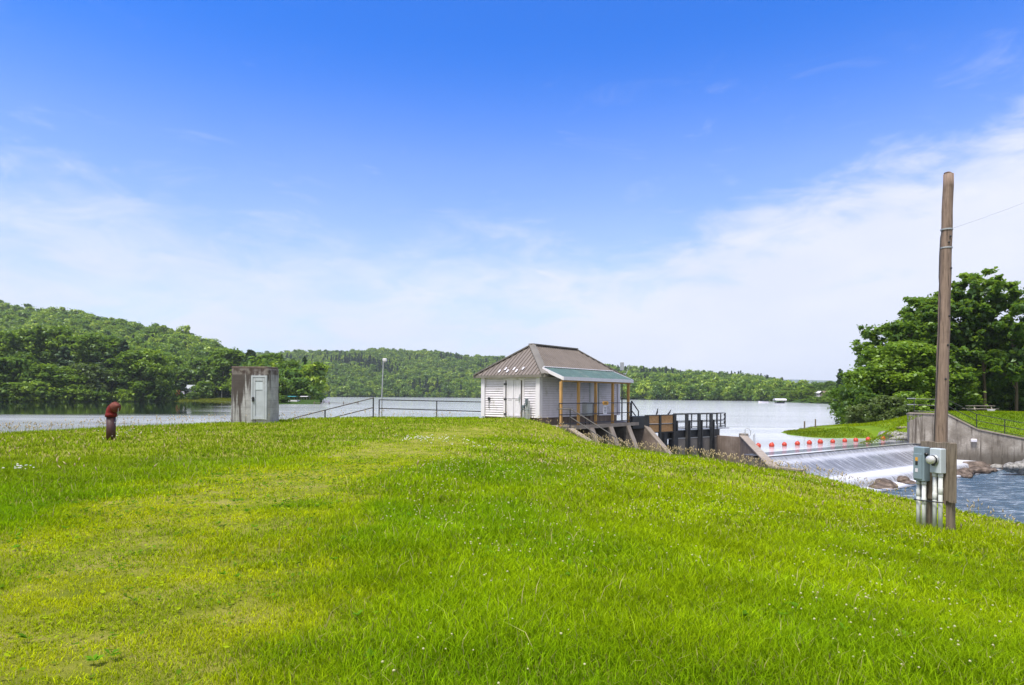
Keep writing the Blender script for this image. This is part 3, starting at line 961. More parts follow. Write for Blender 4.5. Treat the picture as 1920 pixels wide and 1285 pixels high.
def build_gates():
    t = thing('sluice_gate', G(1300, 0, -1.7), 'black steel sluice gate frame with railed walkway over the dam outlet', 'sluice gate')
    dz = -.68
    m = MB()
    a, b = G(1238, .0, 0), G(1346, .0, 0); L_ = (b - a).length; c = (a + b) / 2
    m.box(Vector((c.x, c.y, dz - .26)), (L_, .34, .50), DG, NG, ZZ)
    obj('girder', m, M['steel'], t)
    m = MB(); m.box(Vector((c.x, c.y, dz - .53)), (L_ + .1, .50, .05), DG, NG, ZZ); m.box(Vector((c.x, c.y, dz + .015)), (L_ + .1, .50, .05), DG, NG, ZZ)
    a2, b2 = G(1214, -.6, 0), G(1358, -.6, 0); c2 = (a2 + b2) / 2
    m.box(Vector((c2.x, c2.y, dz - .0)), ((b2 - a2).length, .9, .06), DG, NG, ZZ)
    obj('walkway', m, M['galv'], t)
    for px in (1266, 1289.5, 1312.5, 1335):
        m = MB()
        p = G(px, .30, 0)
        m.box(Vector((p.x, p.y, -1.25)) - DG * .09, (.09, .24, 3.3), DG, NG, ZZ)
        m.box(Vector((p.x, p.y, -1.45)) + DG * .13, (.09, .24, 2.9), DG, NG, ZZ)
        m.box(Vector((p.x, p.y, -1.6)) + DG * .02, (.14, .06, 2.5), DG, NG, ZZ)
        obj('gate_guide', m, M['steel'], t)
    pxs = [1266, 1289.5, 1312.5, 1335, 1346]
    for i in range(4):
        a, b = G(pxs[i], .18, 0), G(pxs[i + 1], .18, 0); c = (a + b) / 2
        m = MB(); m.box(Vector((c.x, c.y, -2.6)), ((b - a).length - .2, .1, 2.75), DG, NG, ZZ)
        obj('gate_leaf', m, M['concrete'], t)
    # railings on both sides of the walkway
    zt = .40
    for n, posts in ((.26, (1262, 1267.5, 1287.5, 1310.5, 1333.5, 1345)), (-1.05, (1263, 1297, 1325.5, 1351.5, 1360))):
        rl = MB(); lo, hi = posts[0], posts[-1]
        for z in (zt, -.12, dz + .12): rl.box((G(lo, n, z) + G(hi, n, z)) / 2, ((G(hi, n, z) - G(lo, n, z)).length, .045, .05), DG, NG, ZZ)
        r_ = obj('railing', rl, M['black'], t)
        for px in posts:
            m = MB(); p = G(px, n, 0); m.box(Vector((p.x, p.y, (zt + dz) / 2)), (.07, .06, zt - dz), DG, NG, ZZ)
            obj('rail_post', m, M['black'], r_)
    m = MB(); p, q = G(1360, -1.05, 0), G(1346, .26, 0)
    for z in (zt, -.12, dz + .12): m.tube([(p.x, p.y, z), (q.x, q.y, z)], .028, 6)
    obj('end_rail', m, M['black'], t)
    m = MB(); a = G(1343.5, -1.12, 0); b = G(1359, -1.12, 0)
    for x, z in ((a, 0), (b, 0)): m.tube([(x.x, x.y, zt), (x.x, x.y, -.42)], .028, 6)
    m.tube([(a.x, a.y, -.42), (b.x, b.y, -.42)], .028, 6)
    for z in (.25, -.05, -.3): m.bbox(Vector((b.x, b.y, z)), (.16, .1, .14), .02, DG, NG, ZZ)
    obj('gate_latch', m, M['black'], t)
    # dark steel housing at the house end
    m = MB(); a, b = G(1181, .25, 0), G(1213, .25, 0); c = (a + b) / 2
    m.bbox(Vector((c.x, c.y, -.05)), ((b - a).length, .5, .80), .03, DG, NG, ZZ)
    obj('housing', m, M['steel'], t)
    m = MB()
    for px in (1210.5, 1238, 1263.5):
        p = G(px, .45, 0); m.box(Vector((p.x, p.y, -.75)), (.16 if px == 1238 else .1, .1, 2.25), DG, NG, ZZ)
    for z in (.385, -.19, -.72):
        a, b = G(1210, .47, z), G(1264, .47, z); m.box((a + b) / 2, ((b - a).length, .07, .06), DG, NG, ZZ)
    obj('panel_frame', m, M['steel'], t)
    m = MB()
    for x0, x1 in ((1212, 1236), (1240, 1262.5)):
        for z in (.10, -.455):
            a, b = G(x0, .40, z), G(x1, .40, z); m = MB(); m.box((a + b) / 2, ((b - a).length - .03, .03, .50), DG, NG, ZZ); obj('plywood_panel', m, M['ply'], t)
    m = MB(); p = G(1246, .15, 0)
    for q in (1243.5, 1262):
        p = G(q, .2, 0); m = MB(); m.box(Vector((p.x, p.y, -1.9)), (.3, .5, 2.4), DG, NG, ZZ); obj('gate_jamb', m, M['steel'], t)
    # sloping stair rail from the porch to the walkway
    s = thing('stair_railing', G(1183, -.5, -.3), 'short black stair railing between the porch end and the gate housing', 'railing')
    m = MB()
    p0, p1 = W(1184, 752, 42), W(1197, 771, 42); p2 = W(1197, 781, 42)
    m.tube([p0, p1, p2], .045, 6)
    obj('handrail', m, M['black'], s)
    m = MB(); m.tube([W(1184, 770, 42), W(1192, 780, 42)], .04, 6); obj('lower_rail', m, M['black'], s)
    m = MB(); m.tube([p0, W(1184, 784, 42)], .045, 6); obj('rail_post', m, M['black'], s)


build_gates()


def build_training_walls():
    t = thing('spillway_side_wall', (15, 40, -2), 'brown concrete wall sloping down beside the near end of the spillway', 'concrete wall')
    P = [Vector((16.0, 44.2, -1.02)), Vector((15.55, 43, -1.05)), Vector((13.5, 33, -2.03)), Vector((14.45, 31.7, -2.07))]
    m = MB()
    for a, b in zip(P[1:], P[2:]):
        d = (b - a); d.z = 0; d.normalize(); n = Vector((-d.y, d.x, 0)) * .2
        e = d * .0
        m.hexa([Vector((a.x, a.y, -4.5)) - n, Vector((b.x, b.y, -4.5)) - n, Vector((b.x, b.y, -4.5)) + n, Vector((a.x, a.y, -4.5)) + n, a - n, b - n, b + n, a + n])
    obj('wall_body', m, M['concbrown'], t)
    m = MB()
    for a, b in zip(P[1:], P[2:]):
        d = (b - a); dh = Vector((d.x, d.y, 0)).normalized(); n = Vector((-dh.y, dh.x, 0)) * .24
        m.hexa([a - n, b - n, b + n, a + n, a - n + ZZ * .08, b - n + ZZ * .08, b + n + ZZ * .08, a + n + ZZ * .08])
    obj('coping', m, M['conccap'], t)
    m = MB(); a, b = G(1345, .1, 0), Vector((15.85, 43.6, 0)); d = (b - a).normalized(); n = Vector((-d.y, d.x, 0)) * .22
    zc = -1.15
    m.hexa([Vector((a.x, a.y, -4.5)) - n, Vector((b.x, b.y, -4.5)) - n, Vector((b.x, b.y, -4.5)) + n, Vector((a.x, a.y, -4.5)) + n, Vector((a.x, a.y, zc)) - n, Vector((b.x, b.y, zc)) - n, Vector((b.x, b.y, zc)) + n, Vector((a.x, a.y, zc)) + n])
    obj('cross_wall', m, M['concbrown'], t)
    m = MB(); m.bbox((15.62, 43.1, -1.0), (.5, .5, .3), .04); obj('end_pier', m, M['concrete'], t)
    # two ladder hoops
    lad = thing('ladder_hoop', (15.5, 43, -1), 'pale steel ladder hoops standing on the brown side wall', 'ladder')
    m = MB(); b = W(1397, 817, 42.6); 
    m.tube([b, b + ZZ * .42, b + Vector((.06, 0, .50)), b + Vector((.22, -.05, .47)), b + Vector((.34, -.1, .3)), b + Vector((.32, -.1, .05)), b + Vector((.2, -.05, -.1))], .025, 6); obj('hoop', m, M['galv'], lad)
    m = MB(); b = W(1412.5, 831, 40.6); m.tube([b, b + ZZ * .55, b + Vector((.08, 0, .6)), b + Vector((.1, 0, -.0))], .022, 6); obj('hoop', m, M['galv'], lad)
    # low sill in the channel
    m = MB(); m.box((13.9, 38.0, -3.15), (4.6, 1.2, .9), (.97, .24, 0), (-.24, .97, 0), ZZ)
    tag(obj('channel_sill', m, M['conccap']), 'low pale concrete sill below the sluice gates', 'sill')


build_training_walls()

# spillway -------------------------------------------------------------------
SA, SB = Vector((14.07, 35.4, 0)), Vector((28.9, 46.3, 0))
SD = (SB - SA).normalized(); SN = Vector((SD.y, -SD.x, 0)); SL = (SB - SA).length


def build_spillway():
    prof = [(-1.6, LAKE + .001), (-.5, LAKE), (-.2, LAKE - .01), (0, LAKE - .05), (.12, LAKE - .13), (.20, LAKE - .24), (.30, LAKE - .29), (.46, LAKE - .31), (.62, LAKE - .36), (1.0, LAKE - .55), (1.5, LAKE - .80), (2.0, -2.72), (2.2, -2.76), (3.0, -2.80), (3.5, -2.82), (3.62, -2.86), (3.72, -2.98), (3.82, -3.2), (4.1, POOL + .01), (5.0, POOL + .006)]
    # smooth resample
    pr = []
    for i in range(len(prof) - 1):
        for k in range(4):
            f = k / 4; pr.append((prof[i][0] * (1 - f) + prof[i + 1][0] * f, prof[i][1] * (1 - f) + prof[i + 1][1] * f))
    pr.append(prof[-1]); pr = np.array(pr)
    along = np.r_[0, np.cumsum(np.hypot(*np.diff(pr, axis=0).T))]
    s = np.linspace(.12, SL * 1.28, 240)
    S_, I_ = np.meshgrid(s, np.arange(len(pr)), indexing='ij')
    o, z = pr[I_, 0], pr[I_, 1].copy()
    z = z + (vnoise(S_ * 3, o * .8, 1.0, 5) - .5) * np.where((o > .15) & (o < 4.5), .05, .0)
    z = z + (vnoise(S_, o, .45, 6) - .5) * np.where(o > 3.65, .10, 0)
    X = SA.x + SD.x * S_ + SN.x * o; Y = SA.y + SD.y * S_ + SN.y * o
    uv = np.stack([S_, along[I_]], -1)
    tag(grid_mesh('falling_water', np.stack([X, Y, z], -1), M['falls'], uv), kind='structure')
    # the concrete weir itself, under the sheet of water
    m = MB()
    poly = [(-1.2, -4.6), (-1.2, LAKE - .12), (-.2, LAKE - .14), (.3, LAKE - .42), (1.9, -2.86), (3.4, -2.95), (3.4, -4.6)]
    m.prism([SA + SD * .1 + SN * a + ZZ * b for a, b in poly], SD * (SL * 1.05))
    tag(obj('spillway_weir', m, M['concdark']), 'long low concrete weir under the sheet of falling water', 'weir')


build_spillway()


def build_right_wall():
    t = thing('wing_wall', (29.2, 47, -2), 'tall streaked concrete wing wall across the spillway', 'concrete wall')
    P = [Vector((31.0, 50.2, .30)), Vector((29.2, 47.0, .44)), Vector((31.25, 45.85, .40)), Vector((32.8, 45.05, -.62)), Vector((35.25, 44.0, -1.18)), Vector((40.7, 41.1, -1.6)), Vector((60, 32.8, -2.0))]
    m = MB(); ml = MB(); mc = MB()
    for i, (a, b) in enumerate(zip(P, P[1:])):
        d = Vector((b.x - a.x, b.y - a.y, 0)).normalized(); n = Vector((-d.y, d.x, 0)) * .45     # inland side
        n_out = -n / .45
        bat = .35
        la, lb = Vector((a.x, a.y, -4.8)) + n_out * bat * .0, Vector((b.x, b.y, -4.8))
        (m).hexa([la, lb, lb + n, la + n, a, b, b + n, a + n])
        mc.hexa([a + n_out * .06, b + n_out * .06, b + n * 1.05, a + n * 1.05, a + n_out * .06 + ZZ * .1, b + n_out * .06 + ZZ * .1, b + n * 1.05 + ZZ * .1, a + n * 1.05 + ZZ * .1])
    obj('wall_body', m, M['concwall'], t)
    obj('coping', mc, M['conccap'], t)
    # patched drain on the face
    d = (P[4] - P[3]); d.z = 0; d.normalize(); n = Vector((d.y, -d.x, 0))
    m = MB(); p = W(1825.5, 826, 45.1); m.bbox(p + n * .08, (.36, .16, .22), .03, d, n, ZZ)
    obj('drain_outlet', m, M['whiteclean'], t)
    # railing along the top
    r = thing('bank_railing', (31.3, 46, .5), 'thin black pipe railing following the top of the wing wall', 'railing')
    tops = [Vector((29.6, 47.1, .54)), Vector((31.35, 46.1, .50)), Vector((32.9, 45.3, -.52)), Vector((35.3, 44.25, -1.08)), Vector((40.7, 41.35, -1.5)), Vector((50, 37.3, -1.7))]
    for z, nm in ((1.0, 'top_rail'), (.55, 'middle_rail'), (.10, 'bottom_rail')):
        m = MB(); m.tube([p + ZZ * z for p in tops], .026, 6); obj(nm, m, M['black'], r)
    pp = [tops[0], tops[1], tops[2], tops[2].lerp(tops[3], .62), tops[3].lerp(tops[4], .25), tops[3].lerp(tops[4], .6), tops[4]]
    for p in pp:
        m = MB(); m.tube([p - ZZ * .05, p + ZZ * 1.02], .028, 6); obj('rail_post', m, M['black'], r)
    for z in (1.02, .57): m = MB(); m.bbox(tops[0] + Vector((-.05, .25, z)), (.62, .06, .07), .01); obj('pale_cross_bar', m, M['galv'], r)


build_right_wall()

# ================================================================== SMALLER THINGS
def build_shed():
    Y = 29.8
    p0, p1 = W(430.5, 788, Y), W(505, 788, Y)
    w = p1.x - p0.x; cx = (p0.x + p1.x) / 2; dep = 1.2; ztop = zat(475, 691, Y); zb = -2.0; zg = zat(475, 789.5, Y)
    yaw = R(-3)
    X = Vector((math.cos(yaw), math.sin(yaw), 0)); Yv = Vector((-math.sin(yaw), math.cos(yaw), 0))
    O = Vector((cx, Y, 0))

    def q(a, b, z): return O + X * a + Yv * b + ZZ * z
    t = thing('concrete_shed', (cx, Y, zg), 'stained grey concrete block hut with a flat top and pale door', 'shed')
    h = w / 2
    # body: rounded vertical corners, slightly battered, opening for the door
    def ring(z, k):
        pts = []
        r = .13
        for (sx, sy, a0) in ((1, -1, -90), (1, 1, 0), (-1, 1, 90), (-1, -1, 180)):
            ccx, ccy = sx * (h * k - r), (dep / 2 * (1 + sy)) - sy * r
            for i in range(4):
                g = R(a0 + i * 30); pts.append(q(ccx + r * math.cos(g), ccy + r * math.sin(g), z))
        return pts
    m = MB()
    lv = [(zb, 1.035), (zg, 1.01), (ztop - .05, .985), (ztop, .955)]
    vs = sum((ring(z, k) for z, k in lv), [])
    fs = [(r * 16 + i, r * 16 + (i + 1) % 16, r * 16 + 16 + (i + 1) % 16, r * 16 + 16 + i) for r in range(3) for i in range(16)]
    m.add(vs, fs + [tuple(range(15, -1, -1)), tuple(range(48, 64))])
    obj('wall', m, M['shedwall'], t)
    m = MB(); m.bbox(q(-.02, dep / 2, ztop + .04), (w * .95, dep * .95, .10), .03, X, Yv, ZZ)
    obj('roof_slab', m, M['shedtop'], t)
    a0, a1 = (471.5 - 467.7) / F * Y, (501.5 - 467.7) / F * Y
    zd0, zd1 = zat(486, 787, Y), zat(486, 704.5, Y)
    c = (a0 + a1) / 2
    m = MB(); fw = .085
    yo = -.02
    m.box(q(a0 + fw / 2, yo, (zd0 + zd1) / 2), (fw, .10, zd1 - zd0), X, Yv, ZZ)
    m.box(q(a1 - fw / 2, yo, (zd0 + zd1) / 2), (fw, .10, zd1 - zd0), X, Yv, ZZ)
    m.box(q(c, yo, zd1 - fw / 2 + .002), (a1 - a0 - 2 * fw, .10, fw), X, Yv, ZZ)
    obj('door_frame', m, M['doorgrey'], t)
    m = MB(); m.bbox(q(c, yo + .015, (zd0 + zd1 - fw) / 2), (a1 - a0 - 2 * fw - .01, .05, zd1 - zd0 - fw - .01), .008, X, Yv, ZZ)
    hh = zd1 - zd0
    for fx in (-1, 1): m.box(q(c + fx * (a1 - a0 - 2 * fw - .13) / 2, yo - .022, (zd0 + zd1 - fw) / 2), (.10, .03, hh - fw - .03), X, Yv, ZZ)
    for z in (zd0 + .09, zd1 - fw - .09): m.box(q(c, yo - .0225, z), (a1 - a0 - 2 * fw - .24, .03, .14), X, Yv, ZZ)
    d = obj('door', m, M['doorgrey'], t)
    m = MB(); m.box(q(c - .01, yo - .016, zd1 - .48), (.40, .02, .36), X, Yv, ZZ); obj('faded_notice', m, M['greybox'], d)
    m = MB(); m.bbox(q(a0 + .11, yo - .07, zd0 + .95), (.10, .05, .22), .015, X, Yv, ZZ); m.tube([q(a0 + .11, yo - .07, zd0 + .98), q(a0 + .11, yo - .16, zd0 + .98)], .03, 8)
    obj('door_lock', m, M['black'], d)


def mat_shedwall():
    t = NT('shed_concrete'); co = t.coord()
    fine = t.noise(co, 16, 5, .7)
    col = t.ramp(t.noise(co, 2.2, 7, .6), [(.25, (.22, .22, .225)), (.55, (.36, .36, .37)), (.8, (.48, .48, .49))])
    col = t.mix(t.step(fine, .4, .75, 0, .5), col, (.22, .215, .21))
    sep = t.n('ShaderNodeSeparateXYZ'); t.L(co, sep.inputs[0])
    # course lines
    zf = t.math('FRACT', t.math('MULTIPLY', sep.outputs['Z'], 3.2))
    ln = t.math('LESS_THAN', zf, .05)
    col = t.mix(t.math('MULTIPLY', ln, .45), col, (.12, .115, .11))
    # dark weather streaks running down from the top, stronger on the left
    sv = t.coord(scale=(4.2, 4.2, .28))
    st = t.noise(sv, 1.3, 6, .62, .3)
    hgt = t.step(sep.outputs['Z'], .2, 2.5)
    lft = t.step(sep.outputs['X'], .75, -1.0, .0, .16)
    k = t.math('ADD', t.math('ADD', st, t.math('MULTIPLY', hgt, .22)), lft)
    col = t.mix(t.step(k, .61, .75, 0, .90), col, (.045, .034, .030))
    col = t.mix(t.step(sep.outputs['Z'], 2.10, 2.22, 0, .75), col, t.mix(t.step(t.noise(co, 3, 5), .4, .6), (.055, .038, .034), (.20, .18, .17)))
    return t.done(t.bsdf(col, .92, 0, t.bump(fine, .4, .02), .15))


M['shedwall'] = mat_shedwall()
M['shedtop'] = mat_concrete('mossy_concrete', (.13, .10, .085), (.04, .035, .03), .5, .2, 2.0, (.20, .19, .12))
M['doorgrey'] = mat_paint('faded_grey_door', (.36, .39, .43), .12, 2.5, .55, dirt=(.28, .29, .29))
build_shed()


def build_hydrant():
    b = W(208, 823, 21.5); zt = zat(208, 779, 21.5); r = .14
    b.z = float(lawn_z(b.x, b.y)) - .1
    t = thing('dry_hydrant', b, 'dark red standpipe with a capped elbow head rising from the grass', 'hydrant')
    m = MB(); m.lathe(b, [(r, 0), (r, zt - b.z - .02)], 20); obj('standpipe', m, M['darkred'], t, True)
    m = MB()
    c = Vector((b.x, b.y, zt))
    path = [c + ZZ * -.02]
    dirx = Vector((.94, -.34, 0))
    for k in range(9):
        g = R(k * 9.5); path.append(c + ZZ * (.07 + .21 * math.sin(g)) + dirx * (.23 * (1 - math.cos(g))))
    m.tube(path, [r * 1.16] * 2 + [r * 1.13] * 8, 18)
    m.lathe(c - ZZ * .05, [(r * 1.28, 0), (r * 1.28, .09), (r * 1.12, .12)], 20)
    e = obj('elbow_head', m, M['red'], t, True)
    end = path[-1]; dd = (path[-1] - path[-2]).normalized()
    m = MB(); m.lathe(end - dd * .01, [(r * 1.26, 0), (r * 1.26, .07), (r * 1.05, .075), (r * 1.05, .12), (r * .35, .14), (r * .35, .2), (.02, .21)], 18, dd)
    obj('cap', m, M['capcol'], t, True)
    m = MB(); p = end + dd * .17 - ZZ * .08
    m.tube([p, p - ZZ * .2 + dirx * -.02, p - ZZ * .42 - dirx * .08, p - ZZ * .50 - dirx * .15, p - ZZ * .42 - dirx * .26, p - ZZ * .30 - dirx * .30], .010, 5)
    obj('chain', m, M['galv'], t)


M['capcol'] = mat_paint('faded_red_cap', (.13, .040, .030), .3, 9, .7, dirt=(.10, .03, .025), spec=.15)
build_hydrant()


def build_pole():
    Y = 20.0
    top, mid, bot = W(1778.5, 327, Y), W(1771, 560, Y), W(1763.5, 835, Y)
    d = (bot - mid) / (mid.z - bot.z); base = bot + d * (bot.z + 3.4)
    t = thing('wooden_pole', base, 'tall bare weathered wooden utility pole on the river bank', 'utility pole')
    path, rad = [], []
    for i in range(25):
        f = i / 24
        p = base.lerp(bot, f / .2) if f < .2 else (bot.lerp(mid, (f - .2) / .38) if f < .58 else mid.lerp(top, (f - .58) / .42))
        path.append(p + Vector((math.sin(i * 1.7) * .008, 0, 0))); rad.append(.192 - .050 * f)
    m = MB(); m.tube(path, rad, 18)
    m.tube([top, top + Vector((.02, 0, .05))], [rad[-1] * .96, rad[-1] * .55], 14)
    sh = obj('shaft', m, M['polewood'], t, True)
    for py, o in ((594, .04), (648, .02), (711, -.02), (446, .0), (457, -.04), (505, .05)):
        px = 1763.5 + (835 - py) / 508 * 15
        p = W(px, py, Y) + Vector((o, -.165, 0)); m = MB(); m.lathe(p, [(.030, 0), (.034, .015), (.012, .025)], 8, (0, -1, 0)); obj('bolt_hole', m, M['black'], sh)
    a = W(1775, 431, Y); m = MB(); m.lathe(a - ZZ * .02, [(.172, 0), (.172, .04)], 14); obj('wire_band', m, M['galv'], sh)
    m = MB(); m.lathe(W(1774, 466, Y) - ZZ * .01, [(.174, 0), (.174, .04)], 14); obj('wire_band', m, M['galv'], sh)
    # hanging loose cable down the left side
    m = MB(); pts = [(1767, 431), (1763.5, 445), (1761.5, 480), (1760.5, 520), (1763, 560), (1760, 650), (1755, 750), (1751, 830)]
    m.tube([W(x, y, Y - .05) for x, y in pts], .011, 5); obj('loose_cable', m, M['black'], t)
    w = MB(); far = W(2350, 150, 34); a = W(1778, 431, Y)
    pts = []
    for k in range(17):
        f = k / 16; p = a.lerp(far, f); p.z -= 1.1 * 4 * f * (1 - f) * .6; pts.append(p)
    w.tube(pts, .0045, 5)
    tag(obj('overhead_wire', w, M['galv']), 'thin wire running from the wooden pole up to the right', 'wire')


build_pole()


def build_meter_board():
    # local axes: X along the board (towards the camera), N front normal (left), Z up
    X = Vector((.32, -.947, 0)); N = Vector((-.947, -.32, 0))
    O = W(1776, 1000, 12.0); O.z = float(lawn_z(O.x, O.y))
    zt = zat(1783, 830.5, 12.0)
    Lb = .52

    def q(a, n, z): return Vector((O.x, O.y, 0)) + X * a + N * n + ZZ * z
    t = thing('meter_board', O, 'weathered plank board on wooden posts beside the river holding electric boxes', 'utility board')
    for a in (0.0, -Lb + .08):
        m = MB(); g = float(lawn_z(*q(a, 0, 0).xy)); m.bbox(q(a, -.085, (g - .3 + zt) / 2), (.115, .115, zt - g + .3), .008, X, N, ZZ); obj('post', m, M['oldwood'], t)
    zb = zat(1778, 941, 12.0)
    m = MB(); rnd = random.Random(3)
    x = -Lb - .02
    while x < .05:
        wd = rnd.uniform(.13, .17)
        m.bbox(q(x + wd / 2, .0, (zt + zb) / 2 + rnd.uniform(-.012, .012)), (wd - .006, .032, zt - zb), .004, X, N, ZZ); x += wd
    obj('plank_panel', m, M['oldwood'], t)
    for z in (zt - .06, zb + .06): m = MB(); m.bbox(q(-Lb / 2, -.05, z), (Lb + .06, .045, .1), .004, X, N, ZZ); obj('crosspiece', m, M['oldwood'], t)
    # boxes (bolted on, things of their own)
    za0, za1 = zat(1722, 899, 12.6), zat(1722, 836.5, 12.6)
    b = thing('disconnect_box', q(-.44, .12, za0), 'blue grey electric disconnect box, left of the pair on the plank board', 'electric box')
    m = MB(); m.bbox(q(-.44, .105, (za0 + za1) / 2), (.225, .17, za1 - za0), .012, X, N, ZZ); obj('enclosure', m, M['bluebox'], b)
    m = MB(); m.bbox(q(-.452, .197, (za0 + za1) / 2 - .045), (.175, .022, (za1 - za0) * .74), .008, X, N, ZZ); dr = obj('door', m, M['bluebox'], b)
    m = MB(); m.box(q(-.465, .210, za1 - .235), (.05, .004, .07), X, N, ZZ); obj('warning_label', m, M['yellow'], dr)
    m = MB(); m.box(q(-.465, .210, za1 - .315), (.05, .004, .07), X, N, ZZ); obj('dark_label', m, M['black'], dr)
    m = MB(); m.box(q(-.465, .210, za1 - .45), (.055, .004, .07), X, N, ZZ); obj('white_label', m, M['whiteclean'], dr)
    m = MB(); m.lathe(q(-.325, .15, za1 - .13), [(.032, 0), (.03, .02), (.018, .045)], 12, X); m.bbox(q(-.315, .165, za1 - .12), (.03, .05, .03), .006, X, N, ZZ); obj('switch_handle', m, M['black'], b)
    zc0, zc1 = zat(1757, 886, 12.2), zat(1757, 840, 12.2)
    e = thing('electric_meter', q(-.12, .12, zc0), 'pale grey meter socket box with a round glass meter, right of the pair', 'electric meter')
    m = MB(); m.bbox(q(-.12, .095, (zc0 + zc1) / 2), (.225, .15, zc1 - zc0), .012, X, N, ZZ); obj('socket_box', m, M['greybox'], e)
    m = MB(); c = q(-.135, .17, zc1 - .215); m.lathe(c, [(.098, 0), (.098, .02), (.085, .022), (.085, .03)], 24, N); rg = obj('meter_ring', m, M['galv'], e, True)
    m = MB(); m.lathe(c + N * .03, [(.080, 0), (.079, .085), (.070, .105), (.04, .118), (.01, .12)], 24, N); obj('glass_dome', m, M['glass'], rg, True)
    m = MB(); m.lathe(c + N * .028 + X * .0, [(.086, 0), (.086, .03)], 24, N); m.bbox(c + N * .05 - ZZ * .09 + X * .02, (.05, .05, .04), .008, X, N, ZZ); obj('meter_base', m, M['black'], rg)
    # conduits
    for a, n, zt_, lab in ((-.515, .09, za0, 'far'), (-.386, .11, za0, 'second'), (-.180, .09, zc0, 'third'), (-.068, .09, zc0, 'near')):
        p = q(a, n, 0); g = float(lawn_z(p.x, p.y)) - .15
        labs = {'far': 'leftmost pale conduit pipe from under the blue grey box to the grass', 'second': 'pale conduit pipe under the blue grey box, nearer its right side', 'third': 'pale conduit pipe under the meter box, on its left side', 'near': 'rightmost pale conduit pipe, under the meter box'}
        cc = thing('conduit_pipe', (p.x, p.y, g + .15), labs[lab], 'conduit', 'conduit pipes below the electric boxes')
        r = .037
        m = MB(); m.lathe((p.x, p.y, g), [(r, 0), (r, zt_ - g)], 14); obj('pipe', m, M['pvc'], cc, True)
        zc = {'far': .30, 'second': .52, 'third': .62, 'near': .44}[lab]
        zz = zt_ - zc * .62
        m = MB()
        m.lathe((p.x, p.y, zz - .12), [(r * 1.02, 0), (r * 1.12, .004), (r * 1.12, .12), (r * 1.02, .125)], 14)
        obj('coupling', m, M['pvc'], cc, True); m = MB()
        m.lathe((p.x, p.y, zt_ - .07), [(r * 1.14, 0), (r * 1.2, .01), (r * 1.2, .065)], 14)
        obj('coupling', m, M['pvc'], cc, True)
    m = MB(); zs = zat(1745, 937, 12.3)
    m.tube([q(-.57, .145, zs - .03), q(-.28, .165, zs - .015), q(.03, .145, zs)], .012, 6)
    m.tube([q(-.57, .05, zs - .03), q(-.57, .145, zs - .03)], .012, 6)
    obj('conduit_strap', m, M['black'], t)


build_meter_board()


def rail_fence():
    # fence between the crest and the house
    Y0, Y1 = 36.5, 38.2
    t = thing('pipe_fence', W(713, 784, Y0), 'black two rail pipe fence on the crest left of the house', 'fence')

    def yy(px): return Y0 + (Y1 - Y0) * (px - 711) / 196
    for k, (pa, pb) in enumerate(((749.8, 754.2), (766, 772))):
        m = MB(); m.tube([W(711, pa, yy(711)), W(819, (pa + pb) / 2 + .2, yy(819)), W(907, pb, yy(907))], .032, 6)
        obj('rail', m, M['black'], t)
    for px, pt in ((711, 749), (819, 751.5), (906, 754)):
        m = MB(); a = W(px, pt, yy(px)); m.tube([a, Vector((a.x, a.y, -.3))], .034, 6); obj('post', m, M['black'], t)
    # stair handrail further left, descending to the water
    s = thing('stair_handrail', W(700, 785, 36.5), 'black three rail stair handrail sloping down from the crest towards the hut', 'handrail')
    for a, b in (((701, 746), (420, 817)), ((701, 764), (560, 799.5)), ((701, 780.5), (600, 804))):
        m = MB(); q0, q1 = W(*a, 36.5), W(*b, 36.5); m.tube([q0, q1], .036, 6); obj('rail', m, M['black'], s)
    for px, pt in ((700, 746), (609.5, 768.5)):
        m = MB(); a = W(px, pt, 36.5); m.tube([a, Vector((a.x, a.y, a.z - 1.7))], .04, 6); obj('post', m, M['black'], s)
    # slim lamp mast
    l = thing('lamp_mast', W(716, 784, 37.2), 'slim grey mast with a small white lamp box behind the crest fence', 'lamp post')
    m = MB(); m.tube([W(715.5, 800, 37.2), W(716, 745, 37.2), W(719, 672, 37.2)], [.042, .036, .03], 8); obj('mast', m, M['galv'], l)
    m = MB(); m.bbox(W(721.5, 675, 37.0), (.21, .25, .16), .02); m.bbox(W(721, 678.5, 37.0), (.1, .1, .06), .01); obj('lamp_box', m, M['whiteclean'], l)


rail_fence()


